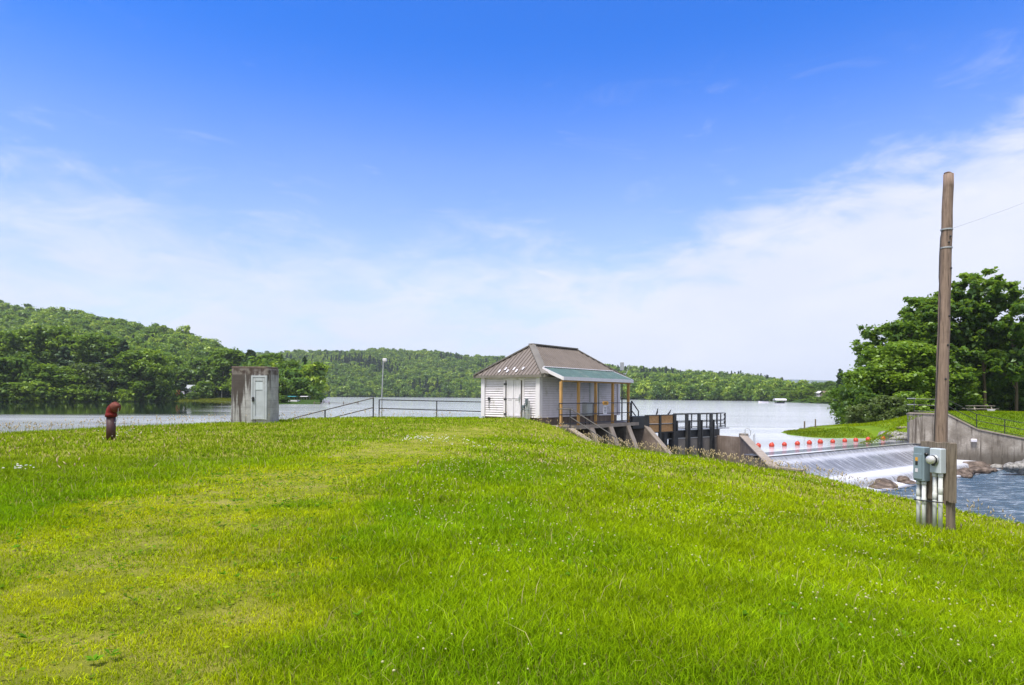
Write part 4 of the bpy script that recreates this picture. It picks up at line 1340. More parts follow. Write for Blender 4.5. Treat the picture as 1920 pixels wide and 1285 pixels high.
def porch_things():
    # porch railing along the front of the deck
    t = thing('porch_railing', H(-.3, -1.55, -.03), 'black pipe railing along the front of the porch deck', 'railing')
    for z in (1.20, .60, .12):
        m = MB(); m.tube([H(-.38, -1.6, z), H(7.35, -1.6, z)], .028, 6); obj('rail', m, M['black'], t)
    for a in (-.38, 3.0, 7.0, 7.35):
        m = MB(); m.tube([H(a, -1.6, -.05), H(a, -1.6, 1.2)], .03, 6); obj('post', m, M['black'], t)
    s = thing('slope_handrail', H(.6, -1.9, -.05), 'long grey handrail running down the slope in front of the porch buttresses', 'handrail')
    A = W(1069, 767, 33.2); B = W(1184, 839, 31.0)
    m = MB(); a0 = H(-.36, -1.75, .87); m.tube([W(1044, 767, 33.4), A], .03, 6); m.tube([A, W(1080, 773, 33.0), B], .03, 6); obj('top_rail', m, M['handrail'], s)
    m = MB(); m.tube([W(1069, 782, 33.2), W(1146, 833, 31.6)], .03, 6); obj('lower_rail', m, M['handrail'], s)
    for px, pt, Y, dz in ((1069, 766, 33.2, 1.0), (1137, 808, 32.0, 1.1)):
        m = MB(); p = W(px, pt, Y); m.tube([p, p - ZZ * dz], .032, 6); obj('post', m, M['black'], s)
    # cabinet on the porch wall
    c = thing('grey_cabinet', H(2.9, -1.2, -.03), 'square grey metal cabinet standing behind the porch railing', 'cabinet')
    p = H(3.02, -1.2, 0)
    m = MB(); m.bbox(p + ZZ * .86, (.62, .35, .78), .02, UH, VH, ZZ); obj('body', m, M['galv'], c)
    m = MB(); m.bbox(p + ZZ * .86 - VH * .185, (.54, .02, .70), .008, UH, VH, ZZ); obj('door', m, M['galv'], c)
    for s_ in (-1, 1): m = MB(); m.tube([p + UH * s_ * .2 + ZZ * -.03, p + UH * s_ * .2 + ZZ * .5], .03, 6); obj('leg', m, M['black'], c)
    # signs on the railing
    g = thing('warning_sign', H(4.0, -1.64, 1.2), 'small oval yellow sign with dark writing hanging on the porch railing', 'sign')
    p = H(4.2, -1.68, 1.20)
    m = MB(); n = 16
    poly = [p + UH * (.34 * math.cos(2 * math.pi * k / n)) + ZZ * (.12 * max(-.85, min(.85, math.sin(2 * math.pi * k / n) * 1.25))) for k in range(n)]
    m.prism(poly, -VH * .02); obj('face', m, M['yellow'], g)
    m = MB(); m.box(p - VH * .024 + ZZ * .03, (.30, .006, .03), UH, VH, ZZ); m.box(p - VH * .024 - ZZ * .03, (.38, .006, .025), UH, VH, ZZ); obj('lettering', m, M['black'], g)
    g2 = thing('notice_board', H(4.2, -1.66, .8), 'white notice plate with dark lines below the yellow oval sign', 'sign')
    p = H(4.2, -1.66, .80); m = MB(); m.bbox(p, (.40, .02, .5), .006, UH, VH, ZZ); obj('plate', m, M['whiteclean'], g2)
    m = MB()
    for k in range(4): m.box(p - VH * .014 + ZZ * (.15 - .09 * k), (.26 - .04 * (k % 2), .006, .028), UH, VH, ZZ)
    obj('lettering', m, M['black'], g2)
    # gas / electric manifold by the corner
    u = thing('pipe_manifold', H(-.3, .7, .3), 'cluster of grey pipes and valve boxes by the near house corner', 'pipes')
    for b, h, r in ((.97, .95, .03), (.84, 1.05, .03), (.70, 1.25, .05), (.62, 1.3, .05), (.50, 1.2, .035)):
        m = MB(); p = H(-.22, b, .1); m.tube([p, p + ZZ * h], r, 8); obj('riser_pipe', m, M['pvcdark'], u)
    m = MB(); m.bbox(H(-.26, .66, 1.28), (.13, .16, .34), .02, VH, UH, ZZ); obj('valve_box', m, M['doorgrey2'], u)
    m = MB(); m.bbox(H(-.26, .88, .98), (.16, .16, .2), .02, VH, UH, ZZ); m.tube([H(-.24, 1.05, .82), H(-.24, .5, .82)], .03, 6); m.tube([H(-.24, 1.0, .95), H(-.24, .66, 1.12)], .025, 6); obj('cross_pipe', m, M['doorgrey2'], u)
    k = thing('wall_lever', H(-.1, w_h - .45, 1.2), 'dark iron lever hanging on the white wall near its left end', 'lever')
    m = MB(); m.tube([H(-.10, w_h - .45, 1.45), H(-.10, w_h - .45, .85)], .018, 6); obj('rod', m, M['black'], k)
    m = MB(); m.bbox(H(-.10, w_h - .45, 1.42), (.16, .06, .16), .02, VH, UH, ZZ); obj('bracket', m, M['black'], k)
    # gauge post behind the porch
    gp = thing('gauge_post', W(1166, 785, 44), 'slim dark post behind the porch topped by a grey square box', 'post')
    m = MB(); m.tube([W(1166, 790, 44.5), W(1166.3, 700, 44.5)], .05, 8); obj('shaft', m, M['black'], gp)
    m = MB(); m.bbox(W(1166.3, 687, 44.5), (.24, .24, .56), .02); obj('box', m, M['galv'], gp)
    m = MB(); m.tube([W(1173, 703, 44.5), W(1180, 686, 44.5)], .02, 5); m.tube([W(1166, 702, 44.5), W(1174, 701, 44.5)], .02, 5); m.bbox(W(1180.3, 685, 44.5), (.07, .07, .07), .01); obj('antenna', m, M['galv'], gp)
    m = MB(); m.tube([W(1144, 745.5, 42.8), W(1166, 745.5, 44.4)], .035, 6); obj('brace', m, M['black'], gp)


w_h = 4.0
M['handrail'] = mat_paint('worn_grey_rail', (.055, .050, .047), .25, 6, .6, .0)
M['pvcdark'] = mat_paint('grey_pipe', (.30, .32, .33), .15, 8, .5)
M['doorgrey2'] = mat_paint('slate_enamel', (.10, .13, .15), .15, 8, .5)
porch_things()


def bird(name, p, s, lean, label):
    t = thing(name, p, label, 'bird')
    m = MB(); X = Vector((1, 0, 0)) * s
    p = Vector(p)
    # one continuous body: tail, back, breast, neck, head, beak
    sp = [(-.20, .02, .006), (-.12, .05, .022), (-.04, .085, .052), (.04, .12, .062), (.09, .17, .045), (.11, .22, .036), (.135, .245, .036), (.16, .25, .018), (.20, .245, .004)]
    path = []
    for x, z, r in sp:
        a = lean
        path.append(p + X * (x * math.cos(a) - z * math.sin(a) * .3) + ZZ * (z + x * math.sin(a)))
    m.tube(path, [q[2] for q in sp], 10)
    b = obj('body', m, M['feather'], t, True)
    m = MB(); c = p + ZZ * .04
    for q in (-.02, .02): m.tube([c + Vector((0, q, .02)), c + Vector((0, q, -.055))], .006, 5)
    obj('feet', m, M['orange'], t)


bird('pigeon', W(1232.5, 777.2, 42.8), 1, R(55), 'small dark bird perched upright on the left plywood panel')
bird('pigeon', W(1254.5, 778.0, 42.8), 1, R(25), 'small dark bird leaning forward on the right plywood panel')


def buoys():
    pts = [(1422.7, 837.5), (1446.7, 836.5), (1471.8, 835), (1495, 833.5), (1518, 832), (1539.5, 830.5), (1561.5, 829.5), (1584.6, 828), (1605.7, 827), (1628, 825.5), (1656, 823.5)]
    first = None
    near = {0: 'leftmost orange float of the line, close beside the sloping side wall', 1: 'second orange float from the brown side wall', 2: 'third orange float from the brown side wall', 3: 'orange float just left of the two thin posts reflections', 4: 'orange float below the left one of two thin posts',
            5: 'orange float below the right one of two thin posts', 6: 'middle orange float, the first right of the thin posts', 7: 'orange float at the edge of the dark reflection of the bank', 8: 'third orange float from the wing wall end of the line', 9: 'second orange float from the right end of the line', 10: 'rightmost orange float, near the boulders by the wing wall'}
    pts.append((1258.5, 848.0))
    for k, (px, py) in enumerate(pts):
        hor = HY + (px - 960) * ROLL
        Y = (CAM_H - LAKE - .06) * F / (py - hor)
        if k == 11: Y = 46.5
        p = Vector(((px - 960) / F * Y, Y, LAKE))
        lab = near.get(k, 'orange float glimpsed through the gap left of the sluice gates')
        if first is None:
            t = thing('orange_buoy', (0, 0, 0), lab, 'buoy', 'orange float line above the spillway')
            r = .172
            m = MB(); m.lathe((0, 0, -.08), [(.03, 0)] + [(r * math.sin(R(a)) ** .75, .19 - r * math.cos(R(a))) for a in range(15, 170, 12)] + [(.03, .39)], 18)
            obj('float', m, M['buoy'], t, True)
            m = MB(); m.lathe((0, 0, .105), [(r * 1.02, 0), (r * 1.03, .012), (r * 1.02, .024)], 18); obj('seam_band', m, M['buoy'], t, True)
            m = MB(); m.tube([(-.04, 0, .30), (-.04, 0, .34), (.04, 0, .34), (.04, 0, .30)], .012, 6); obj('lifting_eye', m, M['galv'], t)
            first = t
        else:
            t = copy_tree(first); t['label'] = lab
        t.location = p
        t.scale = (random.uniform(.92, 1.06),) * 3
        t.rotation_euler = (R(random.uniform(-14, 14)), R(random.uniform(-14, 14)), random.uniform(0, 6))
    m = MB(); line = []
    for px, py in [(1405, 838.5)] + pts[:11] + [(1690, 822)]:
        hor = HY + (px - 960) * ROLL; Y = (CAM_H - LAKE - .06) * F / (py - hor); line.append(Vector(((px - 960) / F * Y, Y, LAKE - .03)))
    m.tube(line, .012, 5); tag(obj('float_rope', m, M['galv']), 'thin rope linking the line of orange floats', 'rope')


buoys()


def picnic_table(p, yaw, label):
    t = thing('picnic_table', p, label, 'picnic table')
    X = Vector((math.cos(yaw), math.sin(yaw), 0)); Yv = Vector((-math.sin(yaw), math.cos(yaw), 0)); p = Vector(p)
    m = MB()
    for k in range(5): m.bbox(p + Yv * (-.32 + .16 * k) + ZZ * .76, (2.7, .14, .045), .006, X, Yv, ZZ)
    obj('tabletop', m, M['tablewood'], t)
    for s in (-1, 1):
        m = MB()
        for k in (0, 1): m.bbox(p + Yv * s * (.62 + .15 * k) + ZZ * .45, (2.8, .13, .04), .006, X, Yv, ZZ)
        obj('bench', m, M['tablewood'], t)
    for e in (-1, 1):
        for s in (-1, 1):
            m = MB(); m.tube([p + X * e * .95 + Yv * s * .75 - ZZ * .08, p + X * e * .95 + Yv * s * .25 + ZZ * .74], .055, 4); obj('leg', m, M['tablewood'], t)
        m = MB(); m.box(p + X * e * .95 + ZZ * .41, (.05, 1.6, .09), X, Yv, ZZ); obj('bench_support', m, M['tablewood'], t)
    return t


M['tablewood'] = mat_wood('grey_table_wood', (.30, .27, .23), (.14, .12, .10), .5, 'x', .8, .2)
_p = W(1838, 774, 68); _p.z = float(rb_tps(_p.x, _p.y)) + .02
picnic_table(_p, R(4), 'grey wooden picnic table on the far lawn under the trees')
_p = W(1858.5, 774, 66); _p.z = float(rb_tps(_p.x, _p.y)); m = MB(); m.bbox(_p + ZZ * .16, (.55, .4, .34), .05); m.bbox(_p + ZZ * .35, (.58, .43, .05), .02)
tag(obj('cooler_box', m, M['whiteclean']), 'small white cooler box beside the picnic table leg', 'cooler')
_p = W(1689, 801, 52.5); _p.z = float(rb_tps(_p.x, _p.y)); m = MB(); m.bbox(_p + ZZ * .06, (.75, .5, .16), .04); tag(obj('stone_slab', m, M['conccap']), 'pale flat stone slab in the grass left of the wing wall', 'stone')
for px, py0, py1, Y, lab in ((1508.5, 809, 790.5, 61.5, 'left one of two thin dark posts on the grassy spit'), (1529, 806, 786.5, 63.5, 'right one of two thin dark posts on the grassy spit')):
    m = MB(); a = W(px, py1, Y); m.tube([Vector((a.x, a.y, LAKE - .6)), a], [.085, .07], 8); m.tube([a, a + ZZ * .03], [.07, .03], 8)
    tag(obj('mooring_post', m, M['oldwood']), lab, 'post', 'posts on the grassy spit')


def rock_mesh(seed, n=2):
    import bmesh
    bm = bmesh.new(); bmesh.ops.create_icosphere(bm, subdivisions=3, radius=1)
    rg = random.Random(seed); from mathutils import noise
    o = Vector((rg.random() * 50, rg.random() * 50, rg.random() * 50))
    for v in bm.verts:
        d = v.co.normalized()
        k = 1 + .38 * noise.noise(d * 1.1 + o) + .16 * noise.noise(d * 2.7 + o) + .06 * noise.noise(d * 7 + o)
        v.co = d * k
        # flattened facets
        for ax in (Vector((.3, .2, .9)), Vector((.8, -.4, .2)), Vector((-.6, .5, .4))):
            q = v.co.dot(ax.normalized())
            if q > .78: v.co -= ax.normalized() * (q - .78) * .7
    me = bpy.data.meshes.new('boulder')
    for f in bm.faces: f.smooth = True
    bm.to_mesh(me); bm.free()
    return me


def rocks():
    ms = []
    for k in range(6):
        a = rock_mesh(100 + k); a.materials.append(M['rockbrown']); b = a.copy(); b.materials[0] = M['rockgrey']; ms.append((a, b))
    rg = random.Random(5)

    def put(px, py, z, sx, sy, sz, grey, label, group=None, Y=None):
        hor = HY + (px - 960) * ROLL
        if Y is None: Y = (CAM_H - z) * F / (py - hor)
        o = bpy.data.objects.new('boulder', ms[rg.randrange(6)][1 if grey else 0])
        COL.objects.link(o); o.location = ((px - 960) / F * Y, Y, z)
        o.scale = (sx, sy, sz); o.rotation_euler = (rg.uniform(-.2, .2), rg.uniform(-.2, .2), rg.uniform(0, 6.28))
        tag(o, label, 'rock', group)
    g1 = 'brown rocks at the foot of the wing wall'; l1 = 'reddish brown rock in the pile at the foot of the wing wall'
    put(1661, 910, POOL + .05, .95, .6, .36, 0, 'large dark brown boulder in the foam, left of the blue grey box')
    put(1646, 914, POOL, .75, .5, .22, 0, 'low brown boulder at the grass edge, leftmost in the river')
    put(1692, 902, POOL + .05, .62, .45, .34, 0, 'dark rounded boulder just left of the blue grey electric box')
    put(1705, 906, POOL, .6, .4, .16, 0, 'flat brown rock touching the left edge of the electric box')
    for px, py, s in ((1800, 888, .55), (1812, 886, .6), (1825, 878, .95), (1838, 884, .62), (1843, 878, .5), (1850, 873, .6), (1797, 880, .4), (1815, 893, .32)):
        put(px, py, POOL + .1, s * 1.1, s * .8, s * .55, 0, l1, g1)
    for k in range(46):
        px = rg.uniform(1836, 1990); py = 874 - (px - 1836) * .10 + rg.uniform(-7, 11); s = rg.uniform(.14, .46)
        put(px, py, POOL + .08, s * 1.2, s, s * .7, rg.random() < .2, l1, g1)
    for px, py, s in ((1900, 862, .42), (1917, 859, .55), (1934, 857, .7), (1908, 868, .4), (1892, 866, .36), (1950, 858, .7), (1925, 866, .4)):
        put(px, py, POOL + .5, s, s * .8, s * .8, 1, 'grey boulder heaped against the wing wall at the right edge', 'grey boulders at the right edge', Y=40.5)
    g2 = 'flat boulders at the far shore left of the wing wall'
    for px, py, sx, sz in ((1688, 822.5, .9, .30), (1701, 822, .8, .28), (1690, 816, .75, .30), (1702, 816.5, .7, .26), (1681, 814, .5, .28), (1661, 816, .55, .4), (1676, 820, .5, .35)):
        put(px, py, LAKE + (.1 if py > 820 else .32), sx, .6, sz, 1, 'pale flat boulder stacked at the water edge left of the wing wall', g2, Y=50.3 if py > 820 else 51)
    for px, py in ((1612, 813.5), (1630, 812.5), (1646, 812)):
        put(px, py, LAKE + .2, .75, .5, .14, 1, 'pale flat boulder lying in the sloping grass above the floats', g2, Y=53.5)


rocks()


# boats and shore houses ------------------------------------------------------
def pontoon(px, py, yaw, L, canopy, label):
    hor = HY + (px - 960) * ROLL; Y = (CAM_H - LAKE) * F / (py - hor)
    p = Vector(((px - 960) / F * Y, Y, LAKE)); X = Vector((math.cos(yaw), math.sin(yaw), 0)); Yv = Vector((-math.sin(yaw), math.cos(yaw), 0))
    t = thing('pontoon_boat', p, label, 'boat')
    for s in (-1, 1):
        m = MB(); m.tube([p + X * -L / 2 + Yv * s * .9 + ZZ * .15, p + X * L * .38 + Yv * s * .9 + ZZ * .15, p + X * L / 2 + Yv * s * .9 + ZZ * .35], [.32, .32, .08], 10); obj('pontoon', m, M['galv'], t)
    m = MB(); m.box(p + ZZ * .52, (L * .95, 2.4, .1), X, Yv, ZZ); obj('deck', m, M['greybox'], t)
    m = MB()
    for s in (-1, 1): m.bbox(p + Yv * s * 1.15 + ZZ * .95, (L * .86, .05, .7), .02, X, Yv, ZZ)
    for e in (-.43, .43): m.bbox(p + X * L * e + ZZ * .95, (.05, 2.25, .7), .02, X, Yv, ZZ)
    obj('side_panel', m, M['whiteclean'], t)
    m = MB(); m.bbox(p - X * (L * .5 + .15) + ZZ * .75, (.45, .4, .75), .08, X, Yv, ZZ); m.bbox(p - X * (L * .5 + .2) + ZZ * .15, (.16, .12, .9), .03, X, Yv, ZZ); obj('outboard_motor', m, M['black'], t)
    m = MB()
    for s in (-1, 1):
        for e in (-.30, .15): m.tube([p + X * L * e + Yv * s * 1.1 + ZZ * 1.2, p + X * L * (e * .9) + Yv * s * 1.1 + ZZ * 2.45], .03, 5)
    obj('canopy_frame', m, M['galv'], t)
    m = MB(); n = 8
    for k in range(n):
        f0, f1 = k / n * 2 - 1, (k + 1) / n * 2 - 1
        z0, z1 = 2.62 - .18 * f0 * f0, 2.62 - .18 * f1 * f1
        a, b = p + Yv * f0 * 1.2, p + Yv * f1 * 1.2
        e0, e1 = X * -L * .36, X * L * .24
        m.hexa([a + e0 + ZZ * z0, a + e1 + ZZ * z0, b + e1 + ZZ * z1, b + e0 + ZZ * z1, a + e0 + ZZ * (z0 + .06), a + e1 + ZZ * (z0 + .06), b + e1 + ZZ * (z1 + .06), b + e0 + ZZ * (z1 + .06)])
    obj('canopy', m, canopy, t)


pontoon(545, 757.5, R(174), 6.4, M['teal'], 'pontoon boat with a long teal canopy moored right of the concrete hut')
pontoon(571, 757, R(170), 4.8, M['whiteclean'], 'pontoon boat with a short pale canopy, right of the teal one')


def dock(px0, px1, py, label):
    hor = HY + (px0 - 960) * ROLL; Y = (CAM_H - LAKE - .4) * F / (py - hor)
    a, b = Vector(((px0 - 960) / F * Y, Y, LAKE + .45)), Vector(((px1 - 960) / F * Y, Y * 1.01, LAKE + .45)); d = (b - a).normalized(); n = Vector((-d.y, d.x, 0))
    t = thing('dock', a, label, 'dock')
    m = MB(); k = 0; Ln = (b - a).length
    while k < Ln: m.box(a + d * (k + .3), (.56, 1.5, .09), d, n, ZZ); k += .6
    obj('decking', m, M['oldwood'], t)
    k = .3
    while k < Ln:
        m = MB(); m.tube([a + d * k + n * .75 - ZZ * 1.4, a + d * k + n * .75 + ZZ * .5], .08, 6); m.tube([a + d * k - n * .75 - ZZ * 1.4, a + d * k - n * .75 + ZZ * .5], .08, 6); obj('dock_post', m, M['oldwood'], t); k += Ln / 3.2


dock(588, 672, 756, 'low dark wooden dock running right from the pontoon boats')


def motorboat(px, py, L, yaw, label):
    hor = HY + (px - 960) * ROLL; Y = (CAM_H - LAKE) * F / (py - hor)
    p = Vector(((px - 960) / F * Y, Y, LAKE)); X = Vector((math.cos(yaw), math.sin(yaw), 0)); Yv = Vector((-math.sin(yaw), math.cos(yaw), 0))
    t = thing('motorboat', p, label, 'boat')
    m = MB(); secs = []
    for f, wd, zt in ((-.5, .9, .75), (-.2, 1.05, .78), (.15, 1.0, .85), (.38, .6, .95), (.5, .05, 1.02)):
        c = p + X * L * f
        secs.append([c + Yv * wd + ZZ * zt, c + Yv * wd * .8 - ZZ * .1, c - ZZ * .3, c - Yv * wd * .8 - ZZ * .1, c - Yv * wd + ZZ * zt])
    vs = sum(secs, []); fs = [(i * 5 + k, i * 5 + k + 1, i * 5 + 6 + k, i * 5 + 5 + k) for i in range(4) for k in range(4)] + [(0, 1, 2, 3, 4), (24, 23, 22, 21, 20)] + [(i * 5, i * 5 + 5, i * 5 + 9, i * 5 + 4) for i in range(4)]
    m.add(vs, fs); obj('hull', m, M['whiteclean'], t)
    m = MB(); a = p + X * L * .08 + ZZ * .8; m.hexa([a - Yv * .8, a + X * .1 - Yv * .8, a + X * .1 + Yv * .8, a + Yv * .8, a - X * .5 - Yv * .7 + ZZ * .6, a - X * .42 - Yv * .7 + ZZ * .6, a - X * .42 + Yv * .7 + ZZ * .6, a - X * .5 + Yv * .7 + ZZ * .6]); obj('windscreen', m, M['black'], t)
    m = MB(); m.bbox(p - X * (L * .5 + .1) + ZZ * .7, (.4, .4, .8), .08, X, Yv, ZZ); obj('outboard_motor', m, M['black'], t)


motorboat(606, 754.5, 5.0, R(10), 'low white motorboat lying by the dark dock')
motorboat(1431, 755.8, 5.5, R(185), 'small white motorboat far across the lake, left of the boat shelter')


def shelter(px, py, label):
    hor = HY + (px - 960) * ROLL; Y = (CAM_H - LAKE) * F / (py - hor)
    p = Vector(((px - 960) / F * Y, Y, LAKE))
    t = thing('boat_shelter', p, label, 'boat shelter')
    for sx in (-1, 1):
        for sy in (-1, 1): m = MB(); m.tube([p + Vector((sx * 2.6, sy * 1.6, -1)), p + Vector((sx * 2.6, sy * 1.6, 1.7))], .08, 6); obj('support_post', m, M['galv'], t)
    m = MB(); n = 8
    for k in range(n):
        a, b = R(180 * k / n), R(180 * (k + 1) / n)
        q = [p + Vector((sx, -1.9 * math.cos(g), 1.6 + .9 * math.sin(g))) for sx, g in ((-3, a), (3, a), (3, b), (-3, b))]
        m.hexa(q + [v + ZZ * .07 for v in q])
    obj('canopy', m, M['whiteclean'], t)
    m = MB(); m.bbox(p + ZZ * .45, (4.8, 1.6, .8), .2); obj('stored_boat', m, M['steel'], t)


shelter(1462, 756.5, 'white arched boat shelter on the far right shore of the lake')


def cottage(px, py, Y, wid, dep, hh, roof_h, yaw, wall, roof, label, nwin=3, cat='house', name='cottage'):
    p = W(px, py, Y); X = Vector((math.cos(yaw), math.sin(yaw), 0)); Yv = Vector((-math.sin(yaw), math.cos(yaw), 0))
    t = thing(name, p, label, cat)
    m = MB(); c = [p + X * a * wid / 2 + Yv * b * dep / 2 for a, b in ((-1, -1), (1, -1), (1, 1), (-1, 1))]
    m.hexa([v - ZZ * 2 for v in c] + [v + ZZ * hh for v in c])
    for e in (-1, 1): m.prism([p + X * e * (wid / 2 - .05) - Yv * dep / 2 + ZZ * hh, p + X * e * (wid / 2 - .05) + Yv * dep / 2 + ZZ * hh, p + X * e * (wid / 2 - .05) + ZZ * (hh + roof_h)], X * -e * .1)
    obj('wall', m, wall, t)
    m = MB(); ov = .5
    rg0, rg1 = p - X * (wid / 2 + ov) + ZZ * (hh + roof_h), p + X * (wid / 2 + ov) + ZZ * (hh + roof_h)
    for s in (-1, 1):
        e0, e1 = p - X * (wid / 2 + ov) + Yv * s * (dep / 2 + ov) + ZZ * (hh - .25), p + X * (wid / 2 + ov) + Yv * s * (dep / 2 + ov) + ZZ * (hh - .25)
        m.hexa([e0, e1, rg1, rg0, e0 + ZZ * .15, e1 + ZZ * .15, rg1 + ZZ * .15, rg0 + ZZ * .15])
    obj('roof', m, roof, t)
    for k in range(nwin):
        a = (k + .5) / nwin * wid - wid / 2; m = MB(); m.box(p + X * a - Yv * (dep / 2 + .02) + ZZ * hh * .55, (wid / nwin * .45, .08, hh * .42), X, Yv, ZZ); wn = obj('window', m, M['whiteclean'], t)
        m = MB(); m.box(p + X * a - Yv * (dep / 2 + .05) + ZZ * hh * .55, (wid / nwin * .38, .08, hh * .35), X, Yv, ZZ); obj('pane', m, M['black'], wn)


cottage(1531.5, 744.5, 395, 4.0, 4.5, 2.5, 1.0, R(-10), M['white'], M['whiteclean'], 'white walled house with pale roof among the far right shore trees')
cottage(1549, 744.5, 385, 4.6, 4.5, 2.1, 1.4, R(8), M['conccap'], M['oldwood'], 'beige roofed cottage right of the white house on the far shore')
cottage(356, 741.5, 330, 7.5, 5, 3.6, 1.6, R(5), M['galv'], M['galv'], 'grey cabin half hidden by trees on the left clearing')


def camper(px, py, Y, label):
    p = W(px, py, Y); t = thing('camper_trailer', p, label, 'camper')
    X = Vector((1, 0, 0)); Yv = Vector((0, 1, 0))
    m = MB(); m.bbox(p + ZZ * 1.75, (6.0, 2.4, 2.5), .25); obj('body', m, M['whiteclean'], t)
    for a in (-1.4, .9): m = MB(); m.bbox(p + Vector((a, -1.21, 2.0)), (1.1, .06, .7), .02); obj('window', m, M['black'], t)
    for a in (-.5, .5): m = MB(); m.lathe(p + Vector((a, -1.15, .35)), [(.35, 0), (.35, .2)], 14, (0, -1, 0)); obj('wheel', m, M['black'], t)


camper(319, 733, 305, 'white camper trailer behind the trees at the left clearing')
_p = W(331, 742, 300); m = MB(); m.bbox(_p + ZZ * 1.2, (2.6, 2.2, 2.6), .3); m.bbox(_p + Vector((.2, -.1, 2.45)), (1.8, 1.6, .5), .2)
tag(obj('tarp_stack', m, M['orange']), 'orange brown tarp covered stack below the white camper', 'tarp')
_p = W(342, 741.5, 296); t = thing('lawn_chair', _p, 'white lawn chair on the left clearing below the cabin', 'chair')
m = MB(); m.bbox(_p + ZZ * .6, (1.3, 1.1, .12), .03); obj('seat', m, M['whiteclean'], t)
m = MB(); m.bbox(_p + Vector((0, .55, 1.2)), (1.3, .12, 1.2), .03, (1, 0, 0), (0, .95, .3), (0, -.3, .95)); obj('backrest', m, M['whiteclean'], t)
for a in (-.55, .55):
    for b in (-.45, .45): m = MB(); m.bbox(_p + Vector((a, b, .25)), (.12, .12, .6), .02); obj('leg', m, M['whiteclean'], t)

# ================================================================== TREES
def leaf_cloud(rng, cen, rad, tone, lpc, ls, flat=.75, up=.45, shell=.42, loose=.30):
    """leaf-sized diamonds spread through clumps -> verts (n*4,3), colours"""
    nc = len(cen); n = nc * lpc
    ci = np.repeat(np.arange(nc), lpc)
    d = rng.normal(size=(n, 3)); d /= np.linalg.norm(d, axis=1)[:, None]
    rr = rng.random(n) ** shell
    rr = np.where(rng.random(n) < loose, rr * rng.uniform(1.0, 2.3, n), rr)
    p = cen[ci] + d * (rad[ci] * rr)[:, None] * np.array([1, 1, flat])
    nn = d * .8 + np.array([0, 0, up]) + rng.normal(size=(n, 3)) * .55
    nn /= np.linalg.norm(nn, axis=1)[:, None]
    a = np.cross(nn, rng.normal(size=(n, 3))); a /= np.linalg.norm(a, axis=1)[:, None]
    b = np.cross(nn, a)
    s = ls * rng.uniform(.6, 1.35, n)[:, None]
    droop = nn * s * .18
    v = np.stack([p + a * s * .62 - droop, p + b * s * .36 + droop * .4, p - a * s * .62 - droop, p - b * s * .36 + droop * .4], 1).reshape(-1, 3)
    col = np.stack([tone[ci], rng.random(n), rr], 1)
    return v, np.repeat(col, 4, 0)


def crown_profile(kind, h):
    if kind == 'round': return np.sqrt(np.clip(1 - ((h - .52) / .50) ** 2, 0, 1))
    if kind == 'tall': return np.clip(np.sqrt(np.clip(1 - ((h - .60) / .44) ** 2, 0, 1)) * .95, 0, 1)
    if kind == 'airy': return np.clip(np.sqrt(np.clip(1 - ((h - .62) / .42) ** 2, 0, 1)), 0, 1)
    if kind == 'shrub': return np.sqrt(np.clip(1 - ((h - .30) / .72) ** 2, 0, 1))
    if kind == 'cone': return np.clip(1.02 - h, 0, 1) ** .85
    return np.ones_like(h)


def make_crown(seed, kind, H_, Wd, nc, lpc, ls, flat=.75, crad=.16, up=.45):
    rng = np.random.default_rng(seed)
    lo = {'round': .12, 'tall': .22, 'airy': .26, 'shrub': .03, 'cone': .08}[kind]
    h = lo + (1 - lo) * rng.random(nc) ** .85
    if kind == 'cone': h = lo + (1 - lo) * (np.arange(nc) / nc) ** .9
    pr = crown_profile(kind, h)
    lob = 1 + .28 * np.sin(rng.random() * 6 + 3 * h * 6) * (kind != 'cone')
    th = rng.random(nc) * 2 * np.pi
    lob *= 1 + .22 * np.sin(2 * th + rng.random() * 6) + .14 * np.sin(3 * th + 5 * h)
    rho = pr * lob * (rng.random(nc) ** .42)
    cr = crad * Wd * rng.uniform(.65, 1.35, nc) * (.55 + .45 * pr)
    if kind == 'airy':
        # foliage pads strung along rising limbs, so that gaps stay between them
        nl = max(10, nc // 7)
        lh = np.linspace(lo + .06, .97, nl) + rng.normal(size=nl) * .02; la = np.arange(nl) * 2.4 + rng.normal(size=nl) * .5
        ll = crown_profile(kind, np.clip(lh, 0, .99)) * rng.uniform(.62, 1.22, nl)
        li = rng.integers(0, nl, nc); f = rng.random(nc) ** .6
        rho = ll[li] * (.18 + .82 * f) + rng.normal(size=nc) * .05
        th = la[li] + rng.normal(size=nc) * .30
        h = np.clip(lh[li] - .10 * ll[li] + .16 * f * ll[li] + rng.normal(size=nc) * .018, lo, 1)
        cr = crad * Wd * rng.uniform(.5, 1.25, nc) * (1.15 - .45 * f)
    if kind == 'cone': cr = Wd * .13 * (.35 + pr)
    cen = np.stack([np.cos(th) * rho * (Wd / 2 - cr * .5), np.sin(th) * rho * (Wd / 2 - cr * .5), h * H_ - cr * flat * .8 * (h > .9)], 1)
    tone = rng.random(nc)
    v, c = leaf_cloud(rng, cen, cr, tone, lpc, ls, flat, up)
    v[:, 2] = np.clip(v[:, 2], .02 * H_, 1.02 * H_)
    return v, c, cen, cr


def crown_data(name, v, c, mat):
    n = len(v) // 4
    o = big_mesh(name, v, np.arange(n * 4), 4, mat, False, c)
    me = o.data
    bpy.data.objects.remove(o)
    return me


